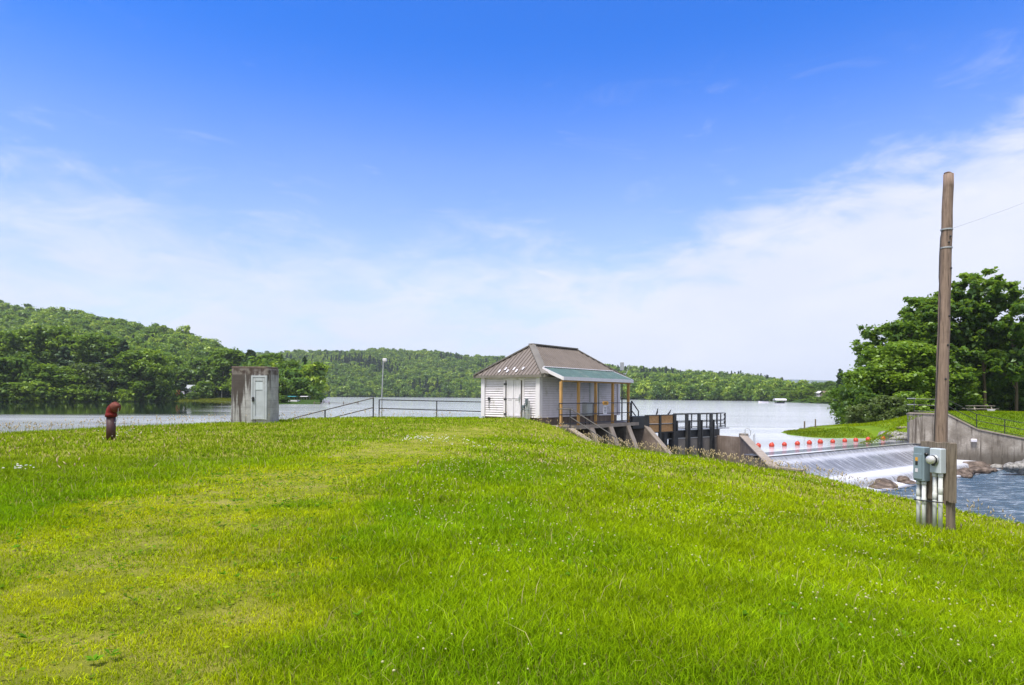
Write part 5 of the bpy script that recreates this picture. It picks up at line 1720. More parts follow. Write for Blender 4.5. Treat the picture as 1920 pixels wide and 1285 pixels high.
def trunk_data(name, H_, r, cen, rng, nb, mat, lean=.03, top=.86):
    m = MB(); ph = rng.random() * 6
    path = [Vector((math.sin(k * .6 + ph) * lean * H_ * k / 8, math.cos(k * .5 + ph) * lean * H_ * k / 8, -.06 * H_ + H_ * (top + .06) * k / 8)) for k in range(9)]
    m.tube(path, [r * (1.25 if k == 0 else 1 - .105 * k) for k in range(9)], 8)
    idx = rng.choice(len(cen), min(nb, len(cen)), replace=False)
    for i in idx:
        e = Vector(cen[i]); zb = max(.12 * H_, min(.78 * H_, e.z - .5 * math.hypot(e.x, e.y) - .04 * H_)); f = (zb / H_ + .06) / (top + .06) * 8
        k = int(min(7, max(0, f))); s = path[k].lerp(path[k + 1], f - k)
        mid = s.lerp(e, .5) + Vector((0, 0, .03 * H_))
        rb = r * (1 - .105 * f) * .5
        m.tube([s, mid, e], [rb, rb * .6, rb * .18], 5, False)
    o = obj(name, m, mat, None, True); me = o.data; bpy.data.objects.remove(o)
    return me


KINDS = {}


def kind(key, n, ck, H_, Wd, nc, lpc, ls, leaf, bark='bark', tr=.03, nb=10, flat=.75, crad=.16, up=.45, seed=0, top=.86):
    L_ = []
    for i in range(n):
        rng = np.random.default_rng(seed + 50 + i)
        v, c, cen, cr = make_crown(seed + i, ck, H_, Wd, nc, lpc, ls, flat, crad, up)
        L_.append((crown_data('crown', v, c, M[leaf]), trunk_data('trunk', H_, tr * H_ * .5, cen, rng, nb, M[bark], top=top), H_, Wd))
    KINDS[key] = L_


kind('near', 4, 'airy', 16, 9.5, 210, 52, .46, 'leafnear', tr=.024, nb=34, flat=.62, crad=.080, seed=300, up=.6)
kind('neartall', 3, 'airy', 18, 6.0, 110, 46, .44, 'leafnear', tr=.020, nb=30, flat=.62, crad=.10, seed=320, up=.6)
kind('neardense', 3, 'round', 13, 9.0, 210, 60, .44, 'leafnear', tr=.028, nb=14, flat=.75, crad=.095, seed=340)
kind('nearshrub', 3, 'shrub', 5, 6, 90, 62, .36, 'leafnear', tr=.03, nb=8, flat=.7, crad=.13, seed=360)
kind('oliveshrub', 2, 'shrub', 5, 6, 90, 62, .34, 'olive', tr=.03, nb=8, flat=.7, crad=.13, seed=370)
kind('bank', 5, 'round', 15, 10, 120, 44, .70, 'leafbank', tr=.03, nb=10, flat=.95, crad=.115, seed=400)
kind('banktall', 4, 'tall', 18, 8.5, 120, 44, .70, 'leafbank', tr=.025, nb=10, flat=1.0, crad=.12, seed=420)
kind('bankshrub', 3, 'shrub', 6, 8, 80, 40, .65, 'leafbank', tr=.03, nb=5, flat=.85, crad=.13, seed=440)
kind('bankolive', 3, 'shrub', 9, 10, 90, 44, .62, 'olive', tr=.03, nb=8, flat=.9, crad=.125, seed=460)
kind('pine', 2, 'cone', 14, 6.5, 60, 45, .75, 'needle', tr=.024, nb=10, crad=.16, up=.1, seed=480, top=.97)
kind('birch', 2, 'tall', 13, 6, 34, 50, .75, 'leafbank', 'birchbark', tr=.022, nb=10, crad=.2, seed=490)

_rt = random.Random(99)


def tree(kd, base, h, w, name, label, group=None, var=None):
    L_ = KINDS[kd]; cr, tk, H_, Wd = L_[_rt.randrange(len(L_)) if var is None else var % len(L_)]
    t = thing(name, base, label, 'shrub' if name == 'shrub' else 'tree', group)
    t.rotation_euler = (0, 0, _rt.uniform(0, 6.28)); t.scale = (w / Wd, w / Wd, h / H_)
    for nm, me in (('trunk', tk), ('crown', cr)):
        o = bpy.data.objects.new(nm, me); COL.objects.link(o); o.parent = t
    return t


def tree_px(kd, px, ytop, wpx, Y, zfun, name, label, group=None, sink=.2, var=None, minh=2.0):
    X = (px - 960) / F * Y; z = float(zfun(X, Y))
    zt = W(px, ytop, Y).z
    return tree(kd, (X, Y, z - sink), max(minh, zt - z + sink), wpx * Y / F, name, label, group, var)


def hill_z(hl):
    def f(X, Y):
        px = 960 + X / Y * F
        Ys, Yr = np.interp(px, hl.px, hl.Ys_), np.interp(px, hl.px, hl.Yr_)
        return hl.pos(np.array(px), np.array((Y - Ys) / (Yr - Ys)))[2]
    return f


# right bank grove -----------------------------------------------------------
gR = 'trees of the grove on the right bank'
for a in [
    ('neartall', 1846, 500, 105, 82, 'tree', 'tallest slender open tree of the right grove, with sky showing through its top', None, 0),
    ('near', 1806, 528, 140, 84, 'tree', 'tall leafy tree directly right of the wooden pole in the right grove', None, 1),
    ('near', 1748, 548, 150, 86, 'tree', 'broad leafy tree partly hidden behind the wooden pole', None, 2),
    ('near', 1712, 590, 130, 82, 'tree', 'leafy tree left of the wooden pole, stepping down toward the lake', None, 3),
    ('near', 1655, 608, 105, 86, 'tree', 'tree with a loose ragged top at the left shoulder of the right grove', None, 0),
    ('near', 1905, 528, 150, 80, 'tree', 'large leafy tree at the right edge of the photo', None, 1),
    ('neardense', 1690, 640, 130, 78, 'tree', 'dense rounded tree above the grassy slope left of the wing wall', None, 0),
    ('neardense', 1622, 690, 95, 82, 'tree', 'low rounded tree at the lake end of the right grove', None, 1),
    ('neardense', 1755, 660, 130, 82, 'tree', 'dense dark tree low behind the wooden pole', None, 2),
    ('nearshrub', 1600, 722, 66, 78, 'shrub', 'leafy bush leaning over the water at the end of the right grove', None, 0),
    ('nearshrub', 1632, 738, 80, 74, 'shrub', 'rounded bright bush at the lake edge of the right grove', None, 1),
    ('oliveshrub', 1662, 742, 72, 70, 'shrub', 'pale olive bush at the foot of the grove above the grassy slope', None, 0),
    ('oliveshrub', 1606, 762, 46, 73, 'shrub', 'small olive bush lowest at the water edge of the right grove', None, 1),
    ('nearshrub', 1697, 735, 78, 72, 'shrub', 'dark green bush directly left of the wing wall railing', None, 2),
]:
    tree_px(a[0], a[1], a[2], a[3], a[4], rb_tps, a[5], a[6], None, .3, a[8])
for k, (px, yt, w, Y) in enumerate([(1735, 712, 70, 80), (1790, 705, 80, 83), (1838, 715, 75, 86), (1885, 700, 80, 84), (1930, 712, 80, 82), (1975, 700, 90, 84), (1820, 725, 60, 95), (1870, 722, 70, 96), (1910, 725, 70, 97), (1762, 722, 60, 96)]):
    tree_px('nearshrub', px, yt, w, Y, rb_tps, 'shrub', 'dark undergrowth bush in the shade below the right grove', 'undergrowth below the right grove')
for k, (px, yt, w, Y) in enumerate([(1640, 662, 100, 102), (1690, 640, 110, 100), (1735, 622, 110, 104), (1782, 608, 120, 102), (1828, 606, 120, 106), (1880, 604, 120, 103), (1970, 575, 140, 96), (2030, 560, 150, 95), (2090, 570, 150, 92)]):
    tree_px('neardense' if k % 3 else 'near', px, yt, w, Y, rb_tps, 'tree', 'leafy tree of the dense back row of the right grove', 'back row of the right grove')

# left bank ------------------------------------------------------------------
zl = hill_z(HL)
gl = 'trees along the wooded left bank'
front = [(-40, 690, 80, 'bank'), (12, 668, 84, 'bank'), (50, 690, 66, 'bankshrub'), (88, 682, 76, 'bank'), (122, 688, 66, 'bank'), (160, 682, 82, 'bankolive'), (196, 700, 80, 'bankolive'), (226, 690, 60, 'bank'), (248, 656, 70, 'banktall'), (284, 656, 78, 'bank'), (306, 690, 60, 'bankshrub'), (68, 716, 60, 'bankshrub'), (30, 718, 60, 'bankshrub'), (140, 722, 55, 'bankshrub'), (270, 715, 60, 'bankshrub'), (300, 722, 46, 'bankshrub'), (180, 728, 50, 'bankshrub'), (230, 730, 45, 'bankshrub'), (105, 728, 50, 'bankshrub'), (-10, 722, 60, 'bankshrub')]
labf = {'bank': 'rounded leafy tree overhanging the water of the left bank', 'bankshrub': 'low dark bush trailing into the water of the left bank', 'bankolive': 'pale olive rounded willow like bush on the left bank', 'banktall': 'tall bright green tree at the point of the left bank, left of the clearing'}
own = {12: 'bright green rounded tree nearest the left edge of the photo', 88: 'leafy tree on the left bank between the photo edge and the pale olive bushes', 160: 'pale olive rounded bush, left one above the red hydrant', 196: 'pale olive rounded bush, right one just above the red hydrant', 284: 'broad rounded tree at the point of the left bank beside the clearing'}
for px, yt, w, kd in front:
    Y = float(np.interp(px, HL.px, HL.Ys_)) + (1.5 if yt > 700 else 7)
    lab = own.get(px, labf[kd])
    tree_px(kd, px, yt, w, Y, zl, 'shrub' if kd in ('bankshrub',) else 'tree', lab, gl if px not in own else None)
for k, (px, yt, w, kd, dY) in enumerate([(-60, 612, 90, 'banktall', 40), (-20, 618, 80, 'bank', 35), (18, 622, 70, 'banktall', 34), (52, 618, 66, 'banktall', 38), (84, 612, 66, 'banktall', 40), (112, 612, 70, 'banktall', 42), (140, 630, 60, 'banktall', 34), (172, 624, 66, 'banktall', 36), (206, 628, 66, 'banktall', 40), (232, 640, 55, 'pine', 34), (120, 650, 60, 'pine', 24), (40, 660, 60, 'bank', 22), (200, 664, 60, 'pine', 22), (262, 665, 60, 'bank', 30), (-100, 610, 90, 'banktall', 40)]):
    Y = float(np.interp(px, HL.px, HL.Ys_)) + dY
    labs = {'banktall': 'tall tree of the dark back row on the left bank', 'bank': 'broad tree of the dark back row on the left bank', 'pine': 'dark narrow conifer among the left bank trees'}
    tree_px(kd, px, yt, w, Y, zl, 'conifer' if kd == 'pine' else 'tree', labs[kd], 'back row of the left bank')
# trees round the clearing and behind the hut
for px, yt, w, kd, Y, lab in [
    (344, 690, 62, 'bank', 340, 'rounded tree above the cabin on the left clearing'),
    (375, 672, 60, 'bank', 345, 'bright leafy tree above the left clearing'),
    (402, 668, 56, 'birch', 330, 'pale barked birch standing at the right of the clearing'),
    (416, 672, 44, 'birch', 318, 'slender white birch nearest the left side of the hut'),
    (340, 712, 34, 'pine', 318, 'small dark conifer in front of the cabin on the clearing'),
    (385, 716, 46, 'bankshrub', 315, 'dark bush at the back of the clearing'),
    (362, 736, 24, 'bankshrub', 300, 'small bush in the middle of the clearing lawn'),
    (430, 652, 70, 'banktall', 330, 'tall tree behind the left side of the concrete hut'),
    (470, 656, 60, 'pine', 320, 'dark conifer rising just behind the hut roof'),
    (505, 662, 66, 'banktall', 300, 'dark tree behind the right side of the hut'),
    (540, 676, 62, 'bank', 250, 'dark rounded tree right of the hut above the teal canopy boat'),
    (524, 710, 44, 'bankshrub', 228, 'pale green bush right beside the concrete hut'),
    (552, 728, 34, 'bankshrub', 232, 'bright bush above the pontoon boats'),
    (530, 742, 26, 'bankshrub', 214, 'low bush at the water beside the teal canopy boat'),
    (455, 690, 60, 'bank', 300, 'leafy tree hidden mostly behind the hut'),
    (320, 668, 60, 'bank', 345, 'leafy tree behind the white camper'),
]:
    nm = 'conifer' if kd == 'pine' else ('birch_tree' if kd == 'birch' else ('shrub' if 'shrub' in kd else 'tree'))
    tree_px(kd, px, yt, w, Y, zl, nm, lab, minh=1.2)

def clearing():
    rng = np.random.default_rng(19); n = 26000
    px = rng.uniform(316, 452, n); q = rng.uniform(.0, .13, n)
    P = hill_P(HL, px, q); k = P[:, 2] > LAKE + .03; P = P[k]; n = len(P)
    a = rng.uniform(0, 6.28, n); hw = rng.uniform(.10, .2, n); h = rng.uniform(.15, .4, n)
    sd = np.stack([np.cos(a) * hw, np.sin(a) * hw, 0 * a], 1); tip = P + np.stack([rng.normal(size=n) * .1, rng.normal(size=n) * .1, h], 1)
    v = np.stack([P - sd, P + sd, tip], 1).reshape(-1, 3)
    c = np.array([.24, .27, .02]) * rng.uniform(.6, 1.25, n)[:, None]
    tag(big_mesh('clearing_grass', v, np.arange(n * 3), 3, M['blade'], False, np.repeat(c, 3, 0)), 'yellow green grass of the clearing on the left shore', None, None, 'stuff')


def hill_P(hl, px, q): return hl.pos(px, q)


clearing()

# far right shore -------------------------------------------------------------
zr_ = hill_z(HR)
for k in range(46):
    px = 1450 + (k * 37 % 150) + _rt.uniform(-4, 4)
    lo = float(np.interp(px, HR.px, HR.Ys_)); Y = lo + 6 + (k % 5) * 22 + _rt.uniform(0, 10)
    sky = float(np.interp(px, [1440, 1456, 1480, 1500, 1530, 1560, 1580], [738, 726, 720, 716, 711, 712, 706]))
    yt = sky + _rt.uniform(0, 14) + (14 - (k % 5) * 3.2) + (10 if k % 5 == 0 else 0)
    kd = 'pine' if k % 9 == 4 else ('bankshrub' if k % 5 == 0 else ('bank' if k % 2 else 'banktall'))
    if k % 5 == 0 and 1518 < px < 1560: yt = 743.5
    elif k % 5 in (1, 2, 3) and 1522 < px < 1554:
        if k % 5 == 3: kd_y = 22; Y += 45; yt = sky + 6
        else: continue
    tree_px(kd, px, yt, _rt.uniform(20, 32), Y, zr_, 'conifer' if kd == 'pine' else ('shrub' if 'shrub' in kd else 'tree'),
            {'pine': 'dark conifer among the trees of the far right shore', 'bankshrub': 'low bush at the water line of the far right shore', 'bank': 'rounded leafy tree on the far right shore', 'banktall': 'tall leafy tree on the far right shore'}[kd], 'trees of the far right shore', minh=1.5)
tree_px('pine', 1575, 692, 26, 250, lambda x, y: -1.0, 'conifer', 'lone dark conifer top showing left of the right grove')

# forested hills: one mass of trees per hill -----------------------------------
kcol = bpy.data.collections.new('forest_kinds')


def forest_kinds():
    k = 0
    for i in range(7):
        v, c, cen, cr = make_crown(700 + i, 'round' if i < 5 else 'tall', 14, 12.5 if i < 5 else 9, 26, 18, 1.6, .9, .19, .6)
        me = crown_data('hill_tree', v, c, M['leafhill']); o = bpy.data.objects.new('hill_tree_%02d' % k, me); kcol.objects.link(o); k += 1
    for i in range(2):
        v, c, cen, cr = make_crown(720 + i, 'cone', 17, 6, 30, 16, 1.3, .7, .2, .1)
        me = crown_data('hill_conifer', v, c, M['needle']); o = bpy.data.objects.new('hill_tree_%02d' % k, me); kcol.objects.link(o); k += 1


forest_kinds()


def scatter(name, P, scl, idx, rotz, label):
    me = bpy.data.meshes.new(name)
    me.vertices.add(len(P)); me.vertices.foreach_set('co', np.asarray(P, np.float32).ravel())
    a = me.attributes.new('scl', 'FLOAT_VECTOR', 'POINT'); a.data.foreach_set('vector', np.asarray(scl, np.float32).ravel())
    a = me.attributes.new('rot', 'FLOAT_VECTOR', 'POINT'); r = np.zeros((len(P), 3), np.float32); r[:, 2] = rotz; a.data.foreach_set('vector', r.ravel())
    a = me.attributes.new('idx', 'INT', 'POINT'); a.data.foreach_set('value', np.asarray(idx, np.int32))
    o = bpy.data.objects.new(name, me); COL.objects.link(o)
    ng = bpy.data.node_groups.new(name, 'GeometryNodeTree')
    ng.interface.new_socket('Geometry', in_out='INPUT', socket_type='NodeSocketGeometry')
    ng.interface.new_socket('Geometry', in_out='OUTPUT', socket_type='NodeSocketGeometry')
    N = ng.nodes.new
    gi, go, iop, ci = N('NodeGroupInput'), N('NodeGroupOutput'), N('GeometryNodeInstanceOnPoints'), N('GeometryNodeCollectionInfo')
    ci.inputs['Collection'].default_value = kcol; ci.inputs['Separate Children'].default_value = True; ci.inputs['Reset Children'].default_value = True
    iop.inputs['Pick Instance'].default_value = True

    def at(nm, typ):
        n = N('GeometryNodeInputNamedAttribute'); n.data_type = typ; n.inputs['Name'].default_value = nm; return n.outputs['Attribute']
    ng.links.new(gi.outputs[0], iop.inputs['Points']); ng.links.new(ci.outputs[0], iop.inputs['Instance'])
    ng.links.new(at('idx', 'INT'), iop.inputs['Instance Index']); ng.links.new(at('rot', 'FLOAT_VECTOR'), iop.inputs['Rotation']); ng.links.new(at('scl', 'FLOAT_VECTOR'), iop.inputs['Scale'])
    ng.links.new(iop.outputs[0], go.inputs[0])
    md = o.modifiers.new('scatter', 'NODES'); md.node_group = ng
    tag(o, label, None, None, 'stuff')
    return o


def forest(hl, name, n, px0, px1, q0, q1, con, label, seed, size=1.0):
    rng = np.random.default_rng(seed)
    pxs, qs = [], []
    # area-true sampling: width grows with distance
    px = rng.uniform(px0, px1, n * 3); q = rng.uniform(q0, q1, n * 3)
    Y = np.interp(px, hl.px, hl.Ys_) * (1 - q) + np.interp(px, hl.px, hl.Yr_) * q
    wt = Y * (np.interp(px, hl.px, hl.Yr_) - np.interp(px, hl.px, hl.Ys_)); keep = rng.random(n * 3) < wt / wt.max()
    px, q, Y = px[keep][:n], q[keep][:n], Y[keep][:n]
    # spread out: drop those that sit too close (grid thinning)
    P = hl.pos(px, q)
    cell = 5.8 * size; key = np.floor(P[:, 0] / cell).astype(np.int64) * 100003 + np.floor(P[:, 1] / cell).astype(np.int64)
    _, first = np.unique(key, return_index=True)
    P = P[first]; m = len(P)
    s = (.52 + .66 * rng.random(m) ** 1.2) * size
    scl = np.stack([s * rng.uniform(.85, 1.2, m), s * rng.uniform(.85, 1.2, m), s * rng.uniform(.85, 1.15, m)], 1)
    cn = vnoise(P[:, 0], P[:, 1], 120, seed) + rng.normal(size=m) * .06
    idx = np.where(cn > np.quantile(cn, 1 - con), rng.integers(7, 9, m), rng.integers(0, 7, m))
    P[:, 2] -= 1.0
    return scatter(name, P, scl, idx, rng.uniform(0, 6.28, m), label)


forest(HL, 'left_hill_forest', 9000, -500, 590, .14, 1.10, .13, 'mixed green forest covering the long hill on the left', 71)
forest(HC, 'far_hill_forest', 16000, 400, 1900, .0, 1.08, .12, 'bright green summer forest covering the far hill across the lake', 72)

# ================================================================== GRASS
PATH = np.array([tuple(W(*p))[:2] for p in [(-60, 1240, 3.8), (150, 1150, 4.7), (250, 1020, 7.0), (420, 950, 9.3), (560, 905, 12), (680, 870, 15.3), (790, 838, 21), (880, 806, 29)]])
PATH = np.vstack([[(-2.6, 1.0)], PATH])


def path_dist(x, y):
    d = np.full(x.shape, 1e9)
    for a, b in zip(PATH, PATH[1:]):
        v = b - a; t = np.clip(((x - a[0]) * v[0] + (y - a[1]) * v[1]) / (v @ v), 0, 1)
        d = np.minimum(d, np.hypot(x - a[0] - t * v[0], y - a[1] - t * v[1]))
    return d


def worn(x, y):
    """1 on the mown yellow track, 0 on the long grass"""
    d = path_dist(x, y) + (vnoise(x, y, 1.1, 21) - .5) * 2.4
    wd = 1.6 * np.clip(1.25 - y / 50, .5, 1.1)
    return np.clip((wd - d) / 1.5 + .5, 0, 1)


def sample_lawn(rng, n, y0, y1, side=1.0):
    """points seen by the camera between depths y0..y1, plus a margin"""
    y = np.sqrt(rng.uniform(y0 * y0, y1 * y1, n)); x = rng.uniform(-.92, .92, n) * side * (y + 1.2)
    th = np.arctan2(x - APEX[0], y - APEX[1]); r = np.hypot(x - APEX[0], y - APEX[1])
    k = r < crest_r(th) + 1.2
    k &= ~((x > -1.9) & (y > 35.6))
    return x[k], y[k]


def blades(rng, x, y, hgt, wid, lean, col, tipcol):
    n = len(x); z = lawn_z(x, y) - .01
    a = rng.uniform(0, 2 * np.pi, n); dx, dy = np.cos(a), np.sin(a)
    b = rng.uniform(0, 2 * np.pi, n); lx, ly = np.cos(b) * lean * hgt, np.sin(b) * lean * hgt
    hw = wid / 2
    base = np.stack([x, y, z], 1); side = np.stack([dx * hw, dy * hw, 0 * hw], 1)
    mid = base + np.stack([lx * .35, ly * .35, hgt * .58], 1)
    tip = base + np.stack([lx, ly, hgt * (1 - .25 * lean)], 1)
    v = np.stack([base - side, base + side, mid - side * .8, mid + side * .8, tip], 1).reshape(-1, 3)
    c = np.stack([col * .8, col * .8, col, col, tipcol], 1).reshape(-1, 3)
    o = np.arange(n)[:, None] * 5
    f = np.concatenate([o + np.array([0, 1, 3]), o + np.array([0, 3, 2]), o + np.array([2, 3, 4])], 1).reshape(-1)
    return v, f, c


def lawn_colour(rng, x, y):
    n = len(x); w = worn(x, y)
    a = vnoise(x, y, 2.6, 31); b = vnoise(x, y, .55, 32, 2); d = vnoise(x, y, 7, 33)
    lush = np.array([.165, .270, .005]); mid = np.array([.250, .335, .005]); yel = np.array([.46, .46, .008]); dry = np.array([.34, .29, .12]); olive = np.array([.185, .225, .012])
    t = np.clip((a - .34) / .32 + rng.normal(size=n) * .22, 0, 1)[:, None]
    col = lush * (1 - t) + mid * t
    right = np.clip((x + .12 * y - 1) / 6, 0, 1) * np.clip((d - .30) / .25, .25, 1)
    col = col * (1 - .38 * right[:, None]) + (yel * .88) * .38 * right[:, None]
    # taller darker grass toward the left back
    lb = np.clip((-x - 3.5) / 5, 0, 1) * np.clip((y - 9) / 6, 0, 1) * (1 - w)
    col = col * (1 - .55 * lb[:, None]) + olive * .55 * lb[:, None]
    back = np.clip((y - 17) / 10, 0, 1)[:, None] * .42
    col = col * (1 - back) + np.array([.205, .285, .008]) * back
    k = (w * np.clip(b * 1.9 - .15, .30, 1) * np.clip(1.45 - y / 28, .3, 1))[:, None]
    col = col * (1 - .85 * k) + yel * .85 * k
    q = (rng.random(n) < .035 + .10 * w * (b < .42))[:, None]
    col = np.where(q, dry * rng.uniform(.6, 1.1, n)[:, None], col)
    return col * rng.uniform(.55, 1.35, n)[:, None] * (1 + .5 * (vnoise(x, y, .9, 34, 3) - .5) * (1 - .5 * w))[:, None] * np.array([1.10, 1.20, 1.0])


def grow(name, zones, label):
    rng = np.random.default_rng(77); V, Fc, Cc, o = [], [], [], 0
    for (n, y0, y1, wd, h0) in zones:
        x, y = sample_lawn(rng, n, y0, y1)
        w = worn(x, y); keep = rng.random(len(x)) < 1 - .80 * np.clip(w * 1.5 - .3, 0, 1) * np.clip((.42 - vnoise(x, y, .42, 41, 4)) * 8, 0, 1)
        x, y, w = x[keep], y[keep], w[keep]
        tuft = vnoise(x, y, .8, 42)
        h = h0 * (.55 + .9 * tuft) * rng.uniform(.55, 1.25, len(x)) * (1 - .66 * w)
        lean = rng.uniform(.15, .95, len(x))
        col = lawn_colour(rng, x, y)
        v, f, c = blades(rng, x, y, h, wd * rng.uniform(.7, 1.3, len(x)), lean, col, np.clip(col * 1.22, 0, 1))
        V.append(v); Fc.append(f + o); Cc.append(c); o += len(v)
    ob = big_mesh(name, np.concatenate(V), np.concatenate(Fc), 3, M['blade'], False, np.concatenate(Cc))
    tag(ob, label, None, None, 'stuff')


grow('lawn_grass', [(230000, 2.3, 5.5, .0052, .105), (190000, 5.5, 9, .0075, .105), (170000, 9, 16, .013, .11), (170000, 16, 39, .026, .115)], 'bright green uncut grass covering the sloping lawn')


def seed_heads():
    """tan flowering grass along the crest and scattered over the lawn"""
    rng = np.random.default_rng(5)
    pts = []
    # along the crest
    th = rng.uniform(_cth[1], _cth[-2], 9000); r = crest_r(th) - np.abs(rng.normal(size=9000)) * 1.1 + .35
    x, y = APEX[0] + r * np.sin(th), APEX[1] + r * np.cos(th)
    px = 960 + x / np.maximum(y, .1) * F
    pr = np.interp(px, [-200, 0, 300, 420, 600, 900, 1000, 1100, 1200, 1400, 1500, 1600, 1750, 1920], [.16, .16, .14, .08, .05, .03, .06, .20, .26, .26, .20, .09, .05, .04])
    k = rng.random(9000) < pr; pts.append((x[k], y[k], 1.0))
    x, y = sample_lawn(rng, 2600, 12, 37); k = (rng.random(len(x)) < np.clip((vnoise(x, y, 4, 51) - .42) * 5, .03, 1)) & (worn(x, y) < .3); pts.append((x[k], y[k], .62))
    V, Fc, Cc, o = [], [], [], 0
    for x, y, hs in pts:
        k = ~((x > -2.0) & (y > 35.4)); x, y = x[k], y[k]
        n = len(x); h = hs * rng.uniform(.20, .46, n); col = np.tile(np.array([.24, .26, .05]), (n, 1)) * rng.uniform(.7, 1.3, n)[:, None]
        v, f, c = blades(rng, x, y, h, np.full(n, .010), rng.uniform(.1, .5, n), col, np.tile([.36, .29, .17], (n, 1)))
        V.append(v); Fc.append(f + o); Cc.append(c); o += len(v)
        # the head: a small spindle at the tip
        tip = v.reshape(-1, 5, 3)[:, 4]; mid = v.reshape(-1, 5, 3)[:, 2:4].mean(1); ax = tip - mid; ax /= np.linalg.norm(ax, axis=1)[:, None]
        sd = np.cross(ax, rng.normal(size=(n, 3))); sd /= np.linalg.norm(sd, axis=1)[:, None]; s2 = np.cross(ax, sd)
        L_ = rng.uniform(.05, .10, n)[:, None]; rr = .013 + .006 * (y / 25)[:, None]
        hv = np.stack([tip - ax * L_ * .4, tip + sd * rr, tip + s2 * rr, tip - sd * rr, tip - s2 * rr, tip + ax * L_], 1).reshape(-1, 3)
        q = np.arange(n)[:, None] * 6
        hf = np.concatenate([q + np.array(t_) for t_ in ((0, 2, 1), (0, 3, 2), (0, 4, 3), (0, 1, 4), (5, 1, 2), (5, 2, 3), (5, 3, 4), (5, 4, 1))], 1).reshape(-1)
        tc = np.array([.52, .43, .26]) * rng.uniform(.7, 1.25, n)[:, None]
        V.append(hv); Fc.append(hf + o); Cc.append(np.repeat(tc, 6, 0)); o += len(hv)
    ob = big_mesh('seed_grass', np.concatenate(V), np.concatenate(Fc), 3, M['blade'], False, np.concatenate(Cc))
    tag(ob, 'tall tan seed heads of grass along the edge of the lawn', None, None, 'stuff')


def stray_stalks():
    rng = np.random.default_rng(15)
    x, y = sample_lawn(rng, 5200, 2.4, 16); k = rng.random(len(x)) < (1 - worn(x, y)) * np.clip((vnoise(x, y, .9, 52) - .3) * 3, .1, 1); x, y = x[k], y[k]; n = len(x)
    c = np.where((rng.random(n) < .45)[:, None], [.44, .40, .16], [.30, .40, .03]) * rng.uniform(.7, 1.2, n)[:, None]
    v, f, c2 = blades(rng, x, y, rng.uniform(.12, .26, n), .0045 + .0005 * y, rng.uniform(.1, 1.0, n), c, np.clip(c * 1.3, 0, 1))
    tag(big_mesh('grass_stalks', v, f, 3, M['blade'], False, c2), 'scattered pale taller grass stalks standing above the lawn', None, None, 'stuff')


def bank_turf():
    rng = np.random.default_rng(16)
    x = rng.uniform(24, 62, 150000); y = rng.uniform(44, 82, 150000)
    k = (np.abs(x / y - .62) < .28) & (rb_tps(x, y) > LAKE + .02)
    for a, b in zip(RB_EDGE, RB_EDGE[1:]):
        v = b - a; s_ = (x - a[0]) * v[1] - (y - a[1]) * v[0]
        inx = (x >= min(a[0], b[0]) - .2) & (x <= max(a[0], b[0]) + .2)
        if a[0] > 29.7: k &= ~(inx & (s_ > -.35 * np.hypot(*v)))
    k &= ~((x > 28.2) & (x < 31.2) & (y < 50.4) & (y < 47.3 + (x - 29.2) * 1.8 + .3)) | (x < 28.2)
    x, y = x[k], y[k]; n = len(x)
    z = rb_tps(x, y)
    t_ = np.clip((vnoise(x, y, 4, 81) - .3) / .4, 0, 1)[:, None]; edge = np.clip((LAKE + .5 - z) / .5, 0, 1)[:, None]
    c = np.array([.13, .215, .006]) * (1 - t_) + np.array([.25, .33, .008]) * t_; c = c * (1 - .5 * edge) + np.array([.13, .14, .02]) * .5 * edge
    c = c * rng.uniform(.65, 1.25, n)[:, None]
    a = rng.uniform(0, 6.28, n); hw = rng.uniform(.02, .04, n); h = rng.uniform(.06, .17, n)
    ln = rng.normal(size=(n, 2)) * .06
    P = np.stack([x, y, z + (vnoise(x, y, 2.0, 8) - .5) * .12 - .01], 1); sd = np.stack([np.cos(a) * hw, np.sin(a) * hw, 0 * a], 1)
    tip = P + np.stack([ln[:, 0], ln[:, 1], h], 1)
    v = np.stack([P - sd, P + sd, tip], 1).reshape(-1, 3)
    tag(big_mesh('bank_turf', v, np.arange(n * 3), 3, M['blade'], False, np.repeat(c, 3, 0)), 'mown green grass of the park across the spillway', None, None, 'stuff')


seed_heads()
stray_stalks()
bank_turf()


